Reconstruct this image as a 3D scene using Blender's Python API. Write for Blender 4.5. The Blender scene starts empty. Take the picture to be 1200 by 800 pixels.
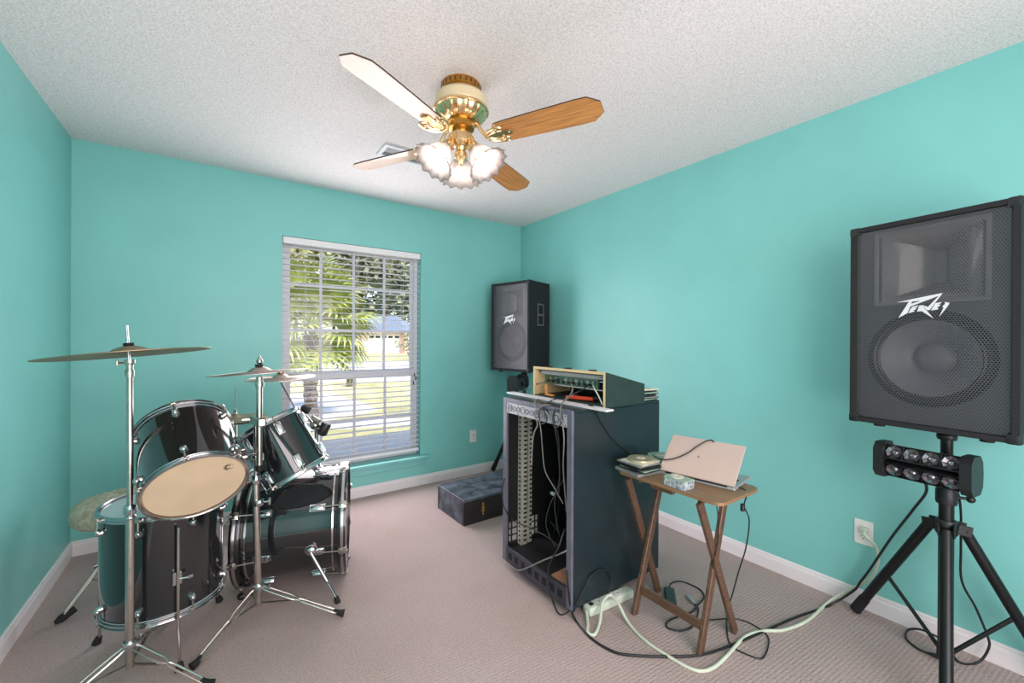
import bpy, bmesh, math, random
from mathutils import Vector, Matrix, Euler

random.seed(7)
SC = bpy.context.scene
COL = SC.collection
PI = math.pi
R = math.radians

# ------------------------------------------------------------------ camera
EYE = Vector((0.0, 0.0, 1.27337))
YAW, PITCH, ROLL, FPX = 0.612095, -0.0020688, 0.0053432, 488.741
cf = Vector((math.sin(YAW)*math.cos(PITCH), math.cos(YAW)*math.cos(PITCH), math.sin(PITCH)))
r0 = Vector((math.cos(YAW), -math.sin(YAW), 0))
u0 = r0.cross(cf)
cr = r0*math.cos(ROLL) + u0*math.sin(ROLL)
cu = -r0*math.sin(ROLL) + u0*math.cos(ROLL)
cam = bpy.data.cameras.new('camera')
cam.sensor_width = 36.0
cam.lens = FPX*36.0/1200.0
cam.clip_start = 0.02
cam.clip_end = 400
camo = bpy.data.objects.new('camera', cam)
COL.objects.link(camo)
rot = Matrix((cr, cu, -cf)).transposed().to_4x4()
camo.matrix_world = Matrix.Translation(EYE) @ rot
SC.camera = camo

# ------------------------------------------------------------------ sky, sun, exposure
SC.view_settings.view_transform = 'Standard'
SC.view_settings.look = 'None'
SC.view_settings.gamma = 1.0
SC.view_settings.use_curve_mapping = False
SC.view_settings.exposure = 0.10
wd = bpy.data.worlds.new('sky')
SC.world = wd
wd.use_nodes = True
wn = wd.node_tree
wn.nodes.clear()
sky = wn.nodes.new('ShaderNodeTexSky')
sky.sky_type = 'NISHITA'
sky.sun_disc = False
sky.sun_elevation = R(45)
sky.sun_rotation = R(165)
sky.air_density = 1.0
sky.dust_density = 2.5
bgn = wn.nodes.new('ShaderNodeBackground')
bgn.inputs['Strength'].default_value = 0.52
won = wn.nodes.new('ShaderNodeOutputWorld')
wn.links.new(sky.outputs[0], bgn.inputs[0])
wn.links.new(bgn.outputs[0], won.inputs[0])
sun = bpy.data.lights.new('sun', 'SUN')
sun.energy = 3.5
sun.angle = R(0.6)
sun.color = (1.0, 0.95, 0.86)
suno = bpy.data.objects.new('sun', sun)
COL.objects.link(suno)
suno.rotation_euler = Vector((-0.30, 0.80, -0.80)).to_track_quat('-Z', 'Y').to_euler()
def area(name, loc, aim, sx, sy, watts, col):
    a = bpy.data.lights.new(name, 'AREA')
    a.shape = 'RECTANGLE'
    a.size, a.size_y = sx, sy
    a.energy = watts
    a.color = col
    o = bpy.data.objects.new(name, a)
    COL.objects.link(o)
    o.location = loc
    o.rotation_euler = Vector(aim).to_track_quat('-Z', 'Y').to_euler()
    return o
area('doorway_fill', (0.60, -0.98, 1.20), (0, 1, 0), 2.2, 2.0, 88.0, (1.0, 0.895, 0.91))      # added fill light for the room, set in the opening behind the camera
area('window_fill', (0.914, 3.445, 1.15), (0, -1, 0), 1.04, 1.72, 28.0, (1.0, 0.92, 0.97))    # added light inside the blind, boosting the daylight from the window
BULB_W = 3.4           # each bulb of the ceiling fan

# ------------------------------------------------------------------ helpers
def pz(x, y, z):
    """point at height z seen at pixel (x, y) of the 1200x800 photograph"""
    d = cf*FPX + cr*(x-600) + cu*(400-y)
    return EYE + d*((z-EYE.z)/d.z)

def px_(x, y, X):
    d = cf*FPX + cr*(x-600) + cu*(400-y)
    return EYE + d*(X/d.x)

def py_(x, y, Y):
    d = cf*FPX + cr*(x-600) + cu*(400-y)
    return EYE + d*(Y/d.y)

class MB:
    """collects shapes and links them as ONE mesh object"""
    def __init__(self):
        self.bm = bmesh.new()
    def _take(self, verts, mat):
        if mat is not None:
            for v in verts:
                v.co = mat @ v.co
        return self
    def box(self, c, s, bev=0.0, mat=None, seg=1):
        r = bmesh.ops.create_cube(self.bm, size=1.0)
        vs = r['verts']
        for v in vs:
            v.co = Vector((v.co.x*s[0], v.co.y*s[1], v.co.z*s[2]))
        if bev > 0:
            es = list({e for v in vs for e in v.link_edges})
            g = bmesh.ops.bevel(self.bm, geom=es, offset=bev, segments=seg, profile=0.5, affect='EDGES')
            vs = list({v for f in g['faces'] for v in f.verts} | {v for v in vs if v.is_valid})
        for v in vs:
            v.co = v.co + Vector(c)
        return self._take(vs, mat)
    def bb(self, a, b, bev=0.0, mat=None, seg=1):
        """box from corner a to corner b"""
        c = [(a[i]+b[i])/2 for i in range(3)]
        s = [abs(b[i]-a[i]) for i in range(3)]
        return self.box(c, s, bev, mat, seg)
    def bar(self, p, q, w, h, up=(0, 0, 1), bev=0.0):
        """rectangular bar from p to q, w wide across and h along up"""
        p, q = Vector(p), Vector(q)
        d = q-p
        z = d.normalized()
        x = Vector(up).cross(z)
        if x.length < 1e-5:
            x = Vector((1, 0, 0)).cross(z)
        x.normalize()
        y = z.cross(x)
        m = Matrix((x, y, z)).transposed().to_4x4()
        m.translation = (p+q)/2
        return self.box((0, 0, 0), (w, h, d.length), bev, m)
    def cone(self, p, q, ra, rb, seg=16, caps=True):
        p, q = Vector(p), Vector(q)
        d = q-p
        r = bmesh.ops.create_cone(self.bm, cap_ends=caps, segments=seg, radius1=max(ra, 1e-5), radius2=max(rb, 1e-5), depth=d.length)
        m = d.to_track_quat('Z', 'Y').to_matrix().to_4x4()
        m.translation = (p+q)/2
        return self._take(r['verts'], m)
    def cyl(self, p, q, r, seg=16):
        return self.cone(p, q, r, r, seg)
    def ball(self, c, r, u=12, v=8, mat=None, s=(1, 1, 1)):
        g = bmesh.ops.create_uvsphere(self.bm, u_segments=u, v_segments=v, radius=r)
        for w in g['verts']:
            w.co = Vector((w.co.x*s[0]+c[0], w.co.y*s[1]+c[1], w.co.z*s[2]+c[2]))
        return self._take(g['verts'], mat)
    def tube(self, pts, r, seg=8, sub=0, cap=True):
        """round tube along points; sub>0 smooths them (Catmull-Rom) first"""
        pts = [Vector(p) for p in pts]
        if sub:
            pts = smooth(pts, sub)
        n = len(pts)
        rr = r if isinstance(r, (list, tuple)) else [r]*n
        if len(rr) != n:
            rr = [rr[0]+(rr[-1]-rr[0])*i/(n-1) for i in range(n)]
        t = [(pts[min(i+1, n-1)]-pts[max(i-1, 0)]).normalized() for i in range(n)]
        a = t[0].cross(Vector((0, 0, 1)))
        if a.length < 1e-3:
            a = t[0].cross(Vector((1, 0, 0)))
        a.normalize()
        rings = []
        for i in range(n):
            a = a - t[i]*a.dot(t[i])
            if a.length < 1e-6:
                a = t[i].orthogonal()
            a.normalize()
            b = t[i].cross(a)
            rings.append([self.bm.verts.new(pts[i]+(a*math.cos(2*PI*k/seg)+b*math.sin(2*PI*k/seg))*rr[i]) for k in range(seg)])
        for i in range(n-1):
            for k in range(seg):
                self.bm.faces.new((rings[i][k], rings[i][(k+1) % seg], rings[i+1][(k+1) % seg], rings[i+1][k]))
        if cap:
            self.bm.faces.new(rings[0][::-1])
            self.bm.faces.new(rings[-1])
        return self
    def lathe(self, prof, mat=None, seg=32, a0=0.0, a1=2*PI, fn=None):
        """profile of (radius, height) turned about z; fn(r, z, angle) may ruffle it"""
        full = abs(a1-a0-2*PI) < 1e-6
        n = seg if full else seg+1
        cols = []
        for k in range(n):
            a = a0+(a1-a0)*k/seg
            colv = []
            for (r, z) in prof:
                rr, zz = (r, z) if fn is None else fn(r, z, a)
                rr = max(rr, 1e-5)
                colv.append(self.bm.verts.new(Vector((rr*math.cos(a), rr*math.sin(a), zz))))
            cols.append(colv)
        for k in range(seg):
            c0, c1 = cols[k], cols[(k+1) % n]
            for i in range(len(prof)-1):
                try:
                    self.bm.faces.new((c0[i], c1[i], c1[i+1], c0[i+1]))
                except ValueError:
                    pass
        return self._take([v for c in cols for v in c], mat)
    def prism(self, poly, h, mat=None):
        """polygon (x, y) raised by h along z"""
        a = [self.bm.verts.new((p[0], p[1], 0)) for p in poly]
        b = [self.bm.verts.new((p[0], p[1], h)) for p in poly]
        n = len(poly)
        self.bm.faces.new(a[::-1])
        self.bm.faces.new(b)
        for i in range(n):
            self.bm.faces.new((a[i], a[(i+1) % n], b[(i+1) % n], b[i]))
        return self._take(a+b, mat)
    def hexa(self, b, t):
        """eight-cornered block: four bottom corners b, four top corners t, same order"""
        vb = [self.bm.verts.new(Vector(p)) for p in b]
        vt = [self.bm.verts.new(Vector(p)) for p in t]
        self.bm.faces.new(vb[::-1])
        self.bm.faces.new(vt)
        for i in range(4):
            self.bm.faces.new((vb[i], vb[(i+1) % 4], vt[(i+1) % 4], vt[i]))
        return self
    def face(self, pts):
        self.bm.faces.new([self.bm.verts.new(Vector(p)) for p in pts])
        return self
    def build(self, name, mat, parent=None, world=False, smooth_angle=35, label=None):
        bmesh.ops.recalc_face_normals(self.bm, faces=self.bm.faces[:])
        me = bpy.data.meshes.new(name)
        self.bm.to_mesh(me)
        self.bm.free()
        if world and parent is not None:
            me.transform(wmat(parent).inverted())
        if smooth_angle:
            me.polygons.foreach_set('use_smooth', [True]*len(me.polygons))
            me.set_sharp_from_angle(angle=R(smooth_angle))
        for m in (mat if isinstance(mat, (list, tuple)) else [mat]):
            me.materials.append(m)
        o = bpy.data.objects.new(name, me)
        COL.objects.link(o)
        if parent is not None:
            o.parent = parent
        if label:
            o['label'] = label
        return o

def wmat(o):
    m = Matrix.LocRotScale(o.location, o.rotation_euler, o.scale)
    return wmat(o.parent) @ m if o.parent else m

def smooth(p, k):
    out = []
    n = len(p)
    for i in range(n-1):
        a, b, c, d = p[max(i-1, 0)], p[i], p[i+1], p[min(i+2, n-1)]
        for j in range(k):
            t = j/k
            out.append(0.5*((2*b)+(c-a)*t+(2*a-5*b+4*c-d)*t*t+(3*b-a-3*c+d)*t**3))
    out.append(p[-1])
    return out

def tag(o, label, cat, group=None, kind=None):
    o['label'] = label
    o['category'] = cat
    if group:
        o['group'] = group
    if kind:
        o['kind'] = kind
    return o

def thing(name, label, cat, loc=(0, 0, 0), rz=0.0, group=None):
    o = bpy.data.objects.new(name, None)
    o.empty_display_size = 0.05
    COL.objects.link(o)
    o.location = loc
    o.rotation_euler = (0, 0, rz)
    return tag(o, label, cat, group)

def struct(o, label=None):
    o['kind'] = 'structure'
    if label:
        o['label'] = label
    return o

def dup(root, loc, rz, label, group=None):
    r = root.copy()
    COL.objects.link(r)
    r.location = loc
    r.rotation_euler = (0, 0, rz)
    r['label'] = label
    if group:
        r['group'] = group
    for ch in list(root.children):
        c = ch.copy()
        COL.objects.link(c)
        c.parent = r
        for g in list(ch.children):
            d = g.copy()
            COL.objects.link(d)
            d.parent = c
    return r

def twin(o, parent, mat4):
    """another copy of a part (shared mesh), placed by a matrix in its parent's space"""
    c = o.copy()
    COL.objects.link(c)
    c.parent = parent
    c.matrix_local = mat4
    return c

def axis_mat(origin, z, x=None):
    z = Vector(z).normalized()
    if x is None:
        x = z.orthogonal()
    x = Vector(x)
    x = (x-z*x.dot(z)).normalized()
    y = z.cross(x)
    m = Matrix((x, y, z)).transposed().to_4x4()
    m.translation = Vector(origin)
    return m

# ------------------------------------------------------------------ materials
def srgb(r, g, b):
    def f(c):
        c /= 255.0
        return c/12.92 if c <= 0.04045 else ((c+0.055)/1.055)**2.4
    return (f(r), f(g), f(b), 1.0)

def mat(name, col, rough=0.5, metal=0.0, coat=0.0, var=0.0, vscale=20.0, bump=0.0, bscale=200.0, spec=0.5, stretch=None, col2=None, detail=4.0):
    m = bpy.data.materials.new(name)
    m.use_nodes = True
    nt = m.node_tree
    b = nt.nodes['Principled BSDF']
    b.inputs['Base Color'].default_value = col
    b.inputs['Roughness'].default_value = rough
    b.inputs['Metallic'].default_value = metal
    b.inputs['Specular IOR Level'].default_value = spec
    if coat:
        b.inputs['Coat Weight'].default_value = coat
        b.inputs['Coat Roughness'].default_value = 0.04
    tc = nt.nodes.new('ShaderNodeTexCoord')
    mp = nt.nodes.new('ShaderNodeMapping')
    nt.links.new(tc.outputs['Object'], mp.inputs['Vector'])
    if stretch:
        mp.inputs['Scale'].default_value = stretch
    if var or col2:
        n = nt.nodes.new('ShaderNodeTexNoise')
        n.inputs['Scale'].default_value = vscale
        n.inputs['Detail'].default_value = detail
        nt.links.new(mp.outputs[0], n.inputs['Vector'])
        cr_ = nt.nodes.new('ShaderNodeValToRGB')
        c1 = tuple(c*(1-var) for c in col[:3])+(1,)
        c2 = col2 if col2 else tuple(min(1, c*(1+var)) for c in col[:3])+(1,)
        cr_.color_ramp.elements[0].position = 0.32
        cr_.color_ramp.elements[0].color = c1
        cr_.color_ramp.elements[1].position = 0.68
        cr_.color_ramp.elements[1].color = c2
        nt.links.new(n.outputs['Fac'], cr_.inputs[0])
        nt.links.new(cr_.outputs[0], b.inputs['Base Color'])
    if bump:
        n2 = nt.nodes.new('ShaderNodeTexNoise')
        n2.inputs['Scale'].default_value = bscale
        n2.inputs['Detail'].default_value = 3.0
        nt.links.new(mp.outputs[0], n2.inputs['Vector'])
        bp = nt.nodes.new('ShaderNodeBump')
        bp.inputs['Strength'].default_value = bump
        bp.inputs['Distance'].default_value = 0.01
        nt.links.new(n2.outputs['Fac'], bp.inputs['Height'])
        nt.links.new(bp.outputs[0], b.inputs['Normal'])
    return m

M = {}
M['teal'] = mat('teal_wall_paint', srgb(129, 201, 196), 0.42, var=0.03, vscale=3, bump=0.05, bscale=90)
M['tealtrim'] = mat('teal_gloss_paint', srgb(133, 203, 200), 0.25, var=0.02, vscale=5)
M['white'] = mat('white_trim_paint', srgb(232, 226, 228), 0.35, var=0.02, vscale=6)
M['vinyl'] = mat('white_vinyl', srgb(228, 226, 232), 0.4, var=0.01, vscale=6)
M['slat'] = mat('white_slat', srgb(236, 234, 236), 0.4, var=0.02, vscale=8)
M['chrome'] = mat('chrome', srgb(196, 196, 198), 0.16, 1.0, var=0.05, vscale=14)
M['chrome2'] = mat('worn_chrome', srgb(190, 184, 176), 0.27, 1.0, var=0.10, vscale=30)
M['shell'] = mat('black_lacquer', srgb(24, 27, 29), 0.10, 0.0, coat=1.0, var=0.15, vscale=4)
M['hoopblack'] = mat('black_hoop', srgb(20, 20, 22), 0.25, coat=0.5, var=0.1, vscale=9)
M['head'] = mat('coated_drum_head', srgb(214, 190, 158), 0.55, var=0.05, vscale=9)
M['headclear'] = mat('clear_drum_head', srgb(196, 206, 208), 0.12, var=0.05, vscale=6)
M['cymbal'] = mat('tarnished_bronze', srgb(172, 146, 120), 0.45, 1.0, var=0.16, vscale=18)
M['cymbal2'] = mat('silvery_bronze', srgb(190, 172, 164), 0.42, 1.0, var=0.14, vscale=18)
M['rubber'] = mat('black_rubber', srgb(22, 22, 24), 0.7, var=0.15, vscale=40)
M['black'] = mat('black_plastic', srgb(26, 27, 29), 0.45, var=0.15, vscale=40)
M['blackmetal'] = mat('black_powder_coat', srgb(24, 26, 28), 0.38, 0.3, var=0.12, vscale=20)
M['tolex'] = mat('black_carpet_covering', srgb(26, 28, 30), 0.8, var=0.3, vscale=160, bump=0.4, bscale=500)
M['baffle'] = mat('charcoal_baffle', srgb(72, 72, 76), 0.35, 0.1, var=0.1, vscale=8)
M['cone'] = mat('paper_cone', srgb(96, 96, 102), 0.5, var=0.08, vscale=20)
M['horn'] = mat('horn_moulding', srgb(110, 108, 108), 0.22, 0.1, var=0.1, vscale=10)
M['logo'] = mat('silver_badge', srgb(232, 230, 234), 0.3, 0.2, var=0.02, vscale=30)
M['rack'] = mat('dark_slate_enamel', srgb(28, 42, 47), 0.32, 0.0, var=0.10, vscale=6)
M['rackedge'] = mat('grey_rack_frame', srgb(112, 112, 126), 0.38, 0.3, var=0.12, vscale=16)
M['rackgrille'] = mat('dark_grille_enamel', srgb(62, 62, 74), 0.4, 0.2, var=0.12, vscale=16)
M['panel'] = mat('light_grey_panel', srgb(186, 182, 190), 0.4, 0.2, var=0.06, vscale=16)
M['rail'] = mat('zinc_rail', srgb(208, 206, 192), 0.42, 0.4, var=0.10, vscale=20)
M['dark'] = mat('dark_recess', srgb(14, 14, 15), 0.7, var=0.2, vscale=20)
M['ply'] = mat('raw_plywood', srgb(214, 186, 138), 0.6, var=0.10, vscale=8, stretch=(1, 1, 14))
M['casepaint'] = mat('dark_green_paint', srgb(36, 58, 54), 0.55, var=0.18, vscale=26)
M['whiteboard'] = mat('white_laminate', srgb(222, 220, 224), 0.35, var=0.03, vscale=8)
M['cablegrey'] = mat('grey_cable', srgb(116, 114, 110), 0.5, var=0.06, vscale=30)
M['cableblack'] = mat('black_cable', srgb(24, 26, 28), 0.45, var=0.1, vscale=30)
M['cablegreen'] = mat('pale_cable', srgb(206, 216, 196), 0.5, var=0.05, vscale=20)
M['strip'] = mat('pale_plastic', srgb(206, 216, 200), 0.45, var=0.04, vscale=20)
M['outlet'] = mat('white_outlet_plastic', srgb(236, 234, 230), 0.35, var=0.02, vscale=30)
M['red'] = mat('red_grip', srgb(206, 66, 40), 0.5, var=0.1, vscale=30)
M['orange'] = mat('orange_plastic', srgb(226, 146, 60), 0.5, var=0.08, vscale=30)
M['green'] = mat('green_board', srgb(96, 130, 104), 0.5, var=0.3, vscale=60)
M['traywood'] = mat('brown_tray_wood', srgb(98, 72, 56), 0.42, var=0.28, vscale=9, stretch=(10, 1, 10))
M['traytop'] = mat('brown_table_top_wood', srgb(140, 108, 78), 0.38, var=0.20, vscale=9, stretch=(12, 1, 8))
M['laptop'] = mat('rosy_silver_lid', srgb(206, 184, 174), 0.34, 0.25, var=0.02, vscale=6)
M['laptop2'] = mat('silver_deck', srgb(178, 180, 182), 0.38, 0.4, var=0.03, vscale=10)
M['screen'] = mat('dark_screen', srgb(12, 13, 15), 0.12, var=0.05, vscale=6)
M['paper'] = mat('cream_paper', srgb(222, 214, 196), 0.65, var=0.06, vscale=14)
M['disc'] = mat('disc_face', srgb(196, 190, 160), 0.22, 0.35, var=0.08, vscale=6)
M['casegreen'] = mat('pale_green_case', srgb(150, 180, 162), 0.3, var=0.16, vscale=14)
M['casedark'] = mat('dark_case', srgb(38, 42, 44), 0.25, var=0.15, vscale=20)
M['casegrey'] = mat('grey_case', srgb(138, 140, 138), 0.35, var=0.10, vscale=20)
M['brass'] = mat('polished_brass', srgb(238, 206, 158), 0.26, 1.0, var=0.07, vscale=16)
M['brassdark'] = mat('antique_brass', srgb(190, 140, 66), 0.28, 1.0, var=0.16, vscale=30)
M['cream'] = mat('cream_enamel', srgb(226, 208, 172), 0.28, 0.15, var=0.04, vscale=8)
M['blade'] = mat('oak_blade', srgb(196, 136, 78), 0.30, coat=0.35, var=0.30, vscale=5, stretch=(1.4, 26, 4), detail=6)
M['bladeedge'] = mat('dark_blade_edge', srgb(70, 48, 32), 0.4, var=0.2, vscale=20)
M['seatfur'] = mat('mottled_sage_fabric', srgb(180, 174, 152), 0.9, var=0.26, vscale=46, bump=0.7, bscale=170)
M['boxpaint'] = mat('scuffed_black_paint', srgb(40, 42, 50), 0.5, var=0.35, vscale=14, col2=srgb(96, 102, 116), bump=0.15, bscale=60)
M['boxside'] = mat('worn_dark_paint', srgb(34, 31, 32), 0.55, var=0.35, vscale=18, bump=0.15, bscale=60)
M['gold'] = mat('gold_mark', srgb(168, 130, 60), 0.5, var=0.3, vscale=60)
M['brown'] = mat('brown_board', srgb(160, 112, 84), 0.7, var=0.2, vscale=14)
M['lens'] = mat('dim_reflector', srgb(120, 120, 126), 0.16, 0.8, var=0.5, vscale=90)
M['pattern'] = mat('blue_white_print', srgb(70, 100, 128), 0.5, var=0.1, vscale=90, col2=srgb(216, 220, 214))
M['vent'] = mat('vent_enamel', srgb(216, 216, 220), 0.4, var=0.02, vscale=20)

def glass_mat():
    m = bpy.data.materials.new('window_glass')
    m.use_nodes = True
    nt = m.node_tree
    nt.nodes.clear()
    o = nt.nodes.new('ShaderNodeOutputMaterial')
    mx = nt.nodes.new('ShaderNodeMixShader')
    t = nt.nodes.new('ShaderNodeBsdfTransparent')
    t.inputs[0].default_value = (0.95, 0.97, 0.98, 1)
    g = nt.nodes.new('ShaderNodeBsdfGlossy')
    g.inputs['Roughness'].default_value = 0.03
    fr = nt.nodes.new('ShaderNodeFresnel')
    fr.inputs[0].default_value = 1.35
    nt.links.new(fr.outputs[0], mx.inputs[0])
    nt.links.new(t.outputs[0], mx.inputs[1])
    nt.links.new(g.outputs[0], mx.inputs[2])
    nt.links.new(mx.outputs[0], o.inputs[0])
    return m
M['glass'] = glass_mat()

def frosted_mat():
    """frosted, ribbed lamp glass: lets the bulb's light through, spread"""
    m = bpy.data.materials.new('frosted_lamp_glass')
    m.use_nodes = True
    nt = m.node_tree
    nt.nodes.clear()
    o = nt.nodes.new('ShaderNodeOutputMaterial')
    tr = nt.nodes.new('ShaderNodeBsdfTranslucent')
    tr.inputs[0].default_value = (0.25, 0.222, 0.215, 1)
    df = nt.nodes.new('ShaderNodeBsdfDiffuse')
    df.inputs[0].default_value = (0.30, 0.272, 0.268, 1)
    tp = nt.nodes.new('ShaderNodeBsdfTransparent')
    gl = nt.nodes.new('ShaderNodeBsdfGlossy')
    gl.inputs['Roughness'].default_value = 0.15
    m1 = nt.nodes.new('ShaderNodeMixShader')
    m1.inputs[0].default_value = 0.45
    m2 = nt.nodes.new('ShaderNodeMixShader')
    m2.inputs[0].default_value = 0.34
    m3 = nt.nodes.new('ShaderNodeMixShader')
    m3.inputs[0].default_value = 0.08
    nt.links.new(tr.outputs[0], m1.inputs[1])
    nt.links.new(df.outputs[0], m1.inputs[2])
    nt.links.new(m1.outputs[0], m2.inputs[1])
    nt.links.new(tp.outputs[0], m2.inputs[2])
    nt.links.new(m2.outputs[0], m3.inputs[1])
    nt.links.new(gl.outputs[0], m3.inputs[2])
    nt.links.new(m3.outputs[0], o.inputs[0])
    return m
M['frost'] = frosted_mat()

def bulb_mat():
    m = bpy.data.materials.new('lit_bulb')
    m.use_nodes = True
    b = m.node_tree.nodes['Principled BSDF']
    b.inputs['Base Color'].default_value = (1, 1, 1, 1)
    b.inputs['Emission Color'].default_value = (1.0, 0.90, 0.76, 1)
    b.inputs['Emission Strength'].default_value = 1.6
    return m
M['bulb'] = bulb_mat()

def math_node(nt, op, a, b=None, c=None):
    n = nt.nodes.new('ShaderNodeMath')
    n.operation = op
    for i, v in enumerate((a, b, c)):
        if v is None:
            continue
        if isinstance(v, (int, float)):
            n.inputs[i].default_value = v
        else:
            nt.links.new(v, n.inputs[i])
    return n.outputs[0]

def grille_mat(pitch=0.0085):
    """perforated steel: staggered round holes in the speaker's own y-z plane"""
    m = bpy.data.materials.new('perforated_steel')
    m.use_nodes = True
    nt = m.node_tree
    b = nt.nodes['Principled BSDF']
    b.inputs['Base Color'].default_value = srgb(104, 104, 108)
    b.inputs['Metallic'].default_value = 0.5
    b.inputs['Roughness'].default_value = 0.38
    out = nt.nodes['Material Output']
    tc = nt.nodes.new('ShaderNodeTexCoord')
    sp = nt.nodes.new('ShaderNodeSeparateXYZ')
    nt.links.new(tc.outputs['Object'], sp.inputs[0])
    ph = pitch*0.866
    v = math_node(nt, 'DIVIDE', sp.outputs[2], ph)
    row = math_node(nt, 'FLOOR', v)
    off = math_node(nt, 'MULTIPLY', math_node(nt, 'FLOORED_MODULO', row, 2.0), 0.5)
    u = math_node(nt, 'ADD', math_node(nt, 'DIVIDE', sp.outputs[1], pitch), off)
    du = math_node(nt, 'MULTIPLY', math_node(nt, 'SUBTRACT', math_node(nt, 'FRACT', u), 0.5), pitch)
    dv = math_node(nt, 'MULTIPLY', math_node(nt, 'SUBTRACT', math_node(nt, 'FRACT', v), 0.5), ph)
    d = math_node(nt, 'SQRT', math_node(nt, 'ADD', math_node(nt, 'MULTIPLY', du, du), math_node(nt, 'MULTIPLY', dv, dv)))
    hole = math_node(nt, 'LESS_THAN', d, pitch*0.395)
    tp = nt.nodes.new('ShaderNodeBsdfTransparent')
    mx = nt.nodes.new('ShaderNodeMixShader')
    nt.links.new(hole, mx.inputs[0])
    nt.links.new(b.outputs[0], mx.inputs[1])
    nt.links.new(tp.outputs[0], mx.inputs[2])
    nt.links.new(mx.outputs[0], out.inputs[0])
    return m
M['grille'] = grille_mat()

def carpet_mat():
    m = bpy.data.materials.new('beige_loop_carpet')
    m.use_nodes = True
    nt = m.node_tree
    b = nt.nodes['Principled BSDF']
    b.inputs['Roughness'].default_value = 0.95
    b.inputs['Specular IOR Level'].default_value = 0.1
    tc = nt.nodes.new('ShaderNodeTexCoord')
    mp = nt.nodes.new('ShaderNodeMapping')
    mp.inputs['Rotation'].default_value = (0, 0, R(4))
    nt.links.new(tc.outputs['Object'], mp.inputs['Vector'])
    w = nt.nodes.new('ShaderNodeTexWave')
    w.wave_type = 'BANDS'
    w.bands_direction = 'Y'
    w.inputs['Scale'].default_value = 21.0
    w.inputs['Distortion'].default_value = 1.1
    w.inputs['Detail'].default_value = 2.0
    w.inputs['Detail Scale'].default_value = 6.0
    nt.links.new(mp.outputs[0], w.inputs['Vector'])
    w2 = nt.nodes.new('ShaderNodeTexWave')
    w2.wave_type = 'BANDS'
    w2.bands_direction = 'X'
    w2.inputs['Scale'].default_value = 26.0
    w2.inputs['Distortion'].default_value = 2.2
    w2.inputs['Detail'].default_value = 2.0
    w2.inputs['Detail Scale'].default_value = 8.0
    nt.links.new(mp.outputs[0], w2.inputs['Vector'])
    n = nt.nodes.new('ShaderNodeTexNoise')
    n.inputs['Scale'].default_value = 120.0
    n.inputs['Detail'].default_value = 3.0
    nt.links.new(mp.outputs[0], n.inputs['Vector'])
    n2 = nt.nodes.new('ShaderNodeTexNoise')
    n2.inputs['Scale'].default_value = 2.2
    n2.inputs['Detail'].default_value = 5.0
    nt.links.new(mp.outputs[0], n2.inputs['Vector'])
    wv = math_node(nt, 'MULTIPLY', w.outputs['Fac'], math_node(nt, 'ADD', math_node(nt, 'MULTIPLY', w2.outputs['Fac'], 0.5), 0.5))
    hgt = math_node(nt, 'ADD', math_node(nt, 'MULTIPLY', wv, 0.26), math_node(nt, 'MULTIPLY', n.outputs['Fac'], 1.0))
    cr1 = nt.nodes.new('ShaderNodeValToRGB')
    cr1.color_ramp.elements[0].position = 0.15
    cr1.color_ramp.elements[0].color = srgb(158, 141, 138)
    cr1.color_ramp.elements[1].position = 0.95
    cr1.color_ramp.elements[1].color = srgb(198, 180, 177)
    nt.links.new(hgt, cr1.inputs[0])
    mx = nt.nodes.new('ShaderNodeMixRGB')
    mx.blend_type = 'MULTIPLY'
    mx.inputs[0].default_value = 1.0
    cr2 = nt.nodes.new('ShaderNodeValToRGB')
    cr2.color_ramp.elements[0].position = 0.3
    cr2.color_ramp.elements[0].color = (0.90, 0.88, 0.85, 1)
    cr2.color_ramp.elements[1].position = 0.7
    cr2.color_ramp.elements[1].color = (1, 1, 1, 1)
    nt.links.new(n2.outputs['Fac'], cr2.inputs[0])
    nt.links.new(cr1.outputs[0], mx.inputs[1])
    nt.links.new(cr2.outputs[0], mx.inputs[2])
    nt.links.new(mx.outputs[0], b.inputs['Base Color'])
    bp = nt.nodes.new('ShaderNodeBump')
    bp.inputs['Strength'].default_value = 0.6
    bp.inputs['Distance'].default_value = 0.006
    nt.links.new(hgt, bp.inputs['Height'])
    nt.links.new(bp.outputs[0], b.inputs['Normal'])
    return m
M['carpet'] = carpet_mat()

def popcorn_mat():
    m = bpy.data.materials.new('popcorn_ceiling')
    m.use_nodes = True
    nt = m.node_tree
    b = nt.nodes['Principled BSDF']
    b.inputs['Roughness'].default_value = 0.95
    b.inputs['Specular IOR Level'].default_value = 0.1
    tc = nt.nodes.new('ShaderNodeTexCoord')
    n = nt.nodes.new('ShaderNodeTexNoise')
    n.inputs['Scale'].default_value = 130.0
    n.inputs['Detail'].default_value = 4.0
    n.inputs['Roughness'].default_value = 0.65
    nt.links.new(tc.outputs['Object'], n.inputs['Vector'])
    cr1 = nt.nodes.new('ShaderNodeValToRGB')
    cr1.color_ramp.elements[0].position = 0.34
    cr1.color_ramp.elements[0].color = srgb(216, 209, 208)
    cr1.color_ramp.elements[1].position = 0.58
    cr1.color_ramp.elements[1].color = srgb(246, 239, 238)
    nt.links.new(n.outputs['Fac'], cr1.inputs[0])
    nt.links.new(cr1.outputs[0], b.inputs['Base Color'])
    bp = nt.nodes.new('ShaderNodeBump')
    bp.inputs['Strength'].default_value = 0.45
    bp.inputs['Distance'].default_value = 0.008
    nt.links.new(n.outputs['Fac'], bp.inputs['Height'])
    nt.links.new(bp.outputs[0], b.inputs['Normal'])
    return m
M['popcorn'] = popcorn_mat()

# ------------------------------------------------------------------ the room
XL, XR, YB, YF, H = -0.7084, 2.5379, 3.4672, -0.95, 2.44
WX0, WX1, WZ0, WZ1 = 0.376, 1.452, 0.262, 2.035      # window opening
T = 0.16

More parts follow.
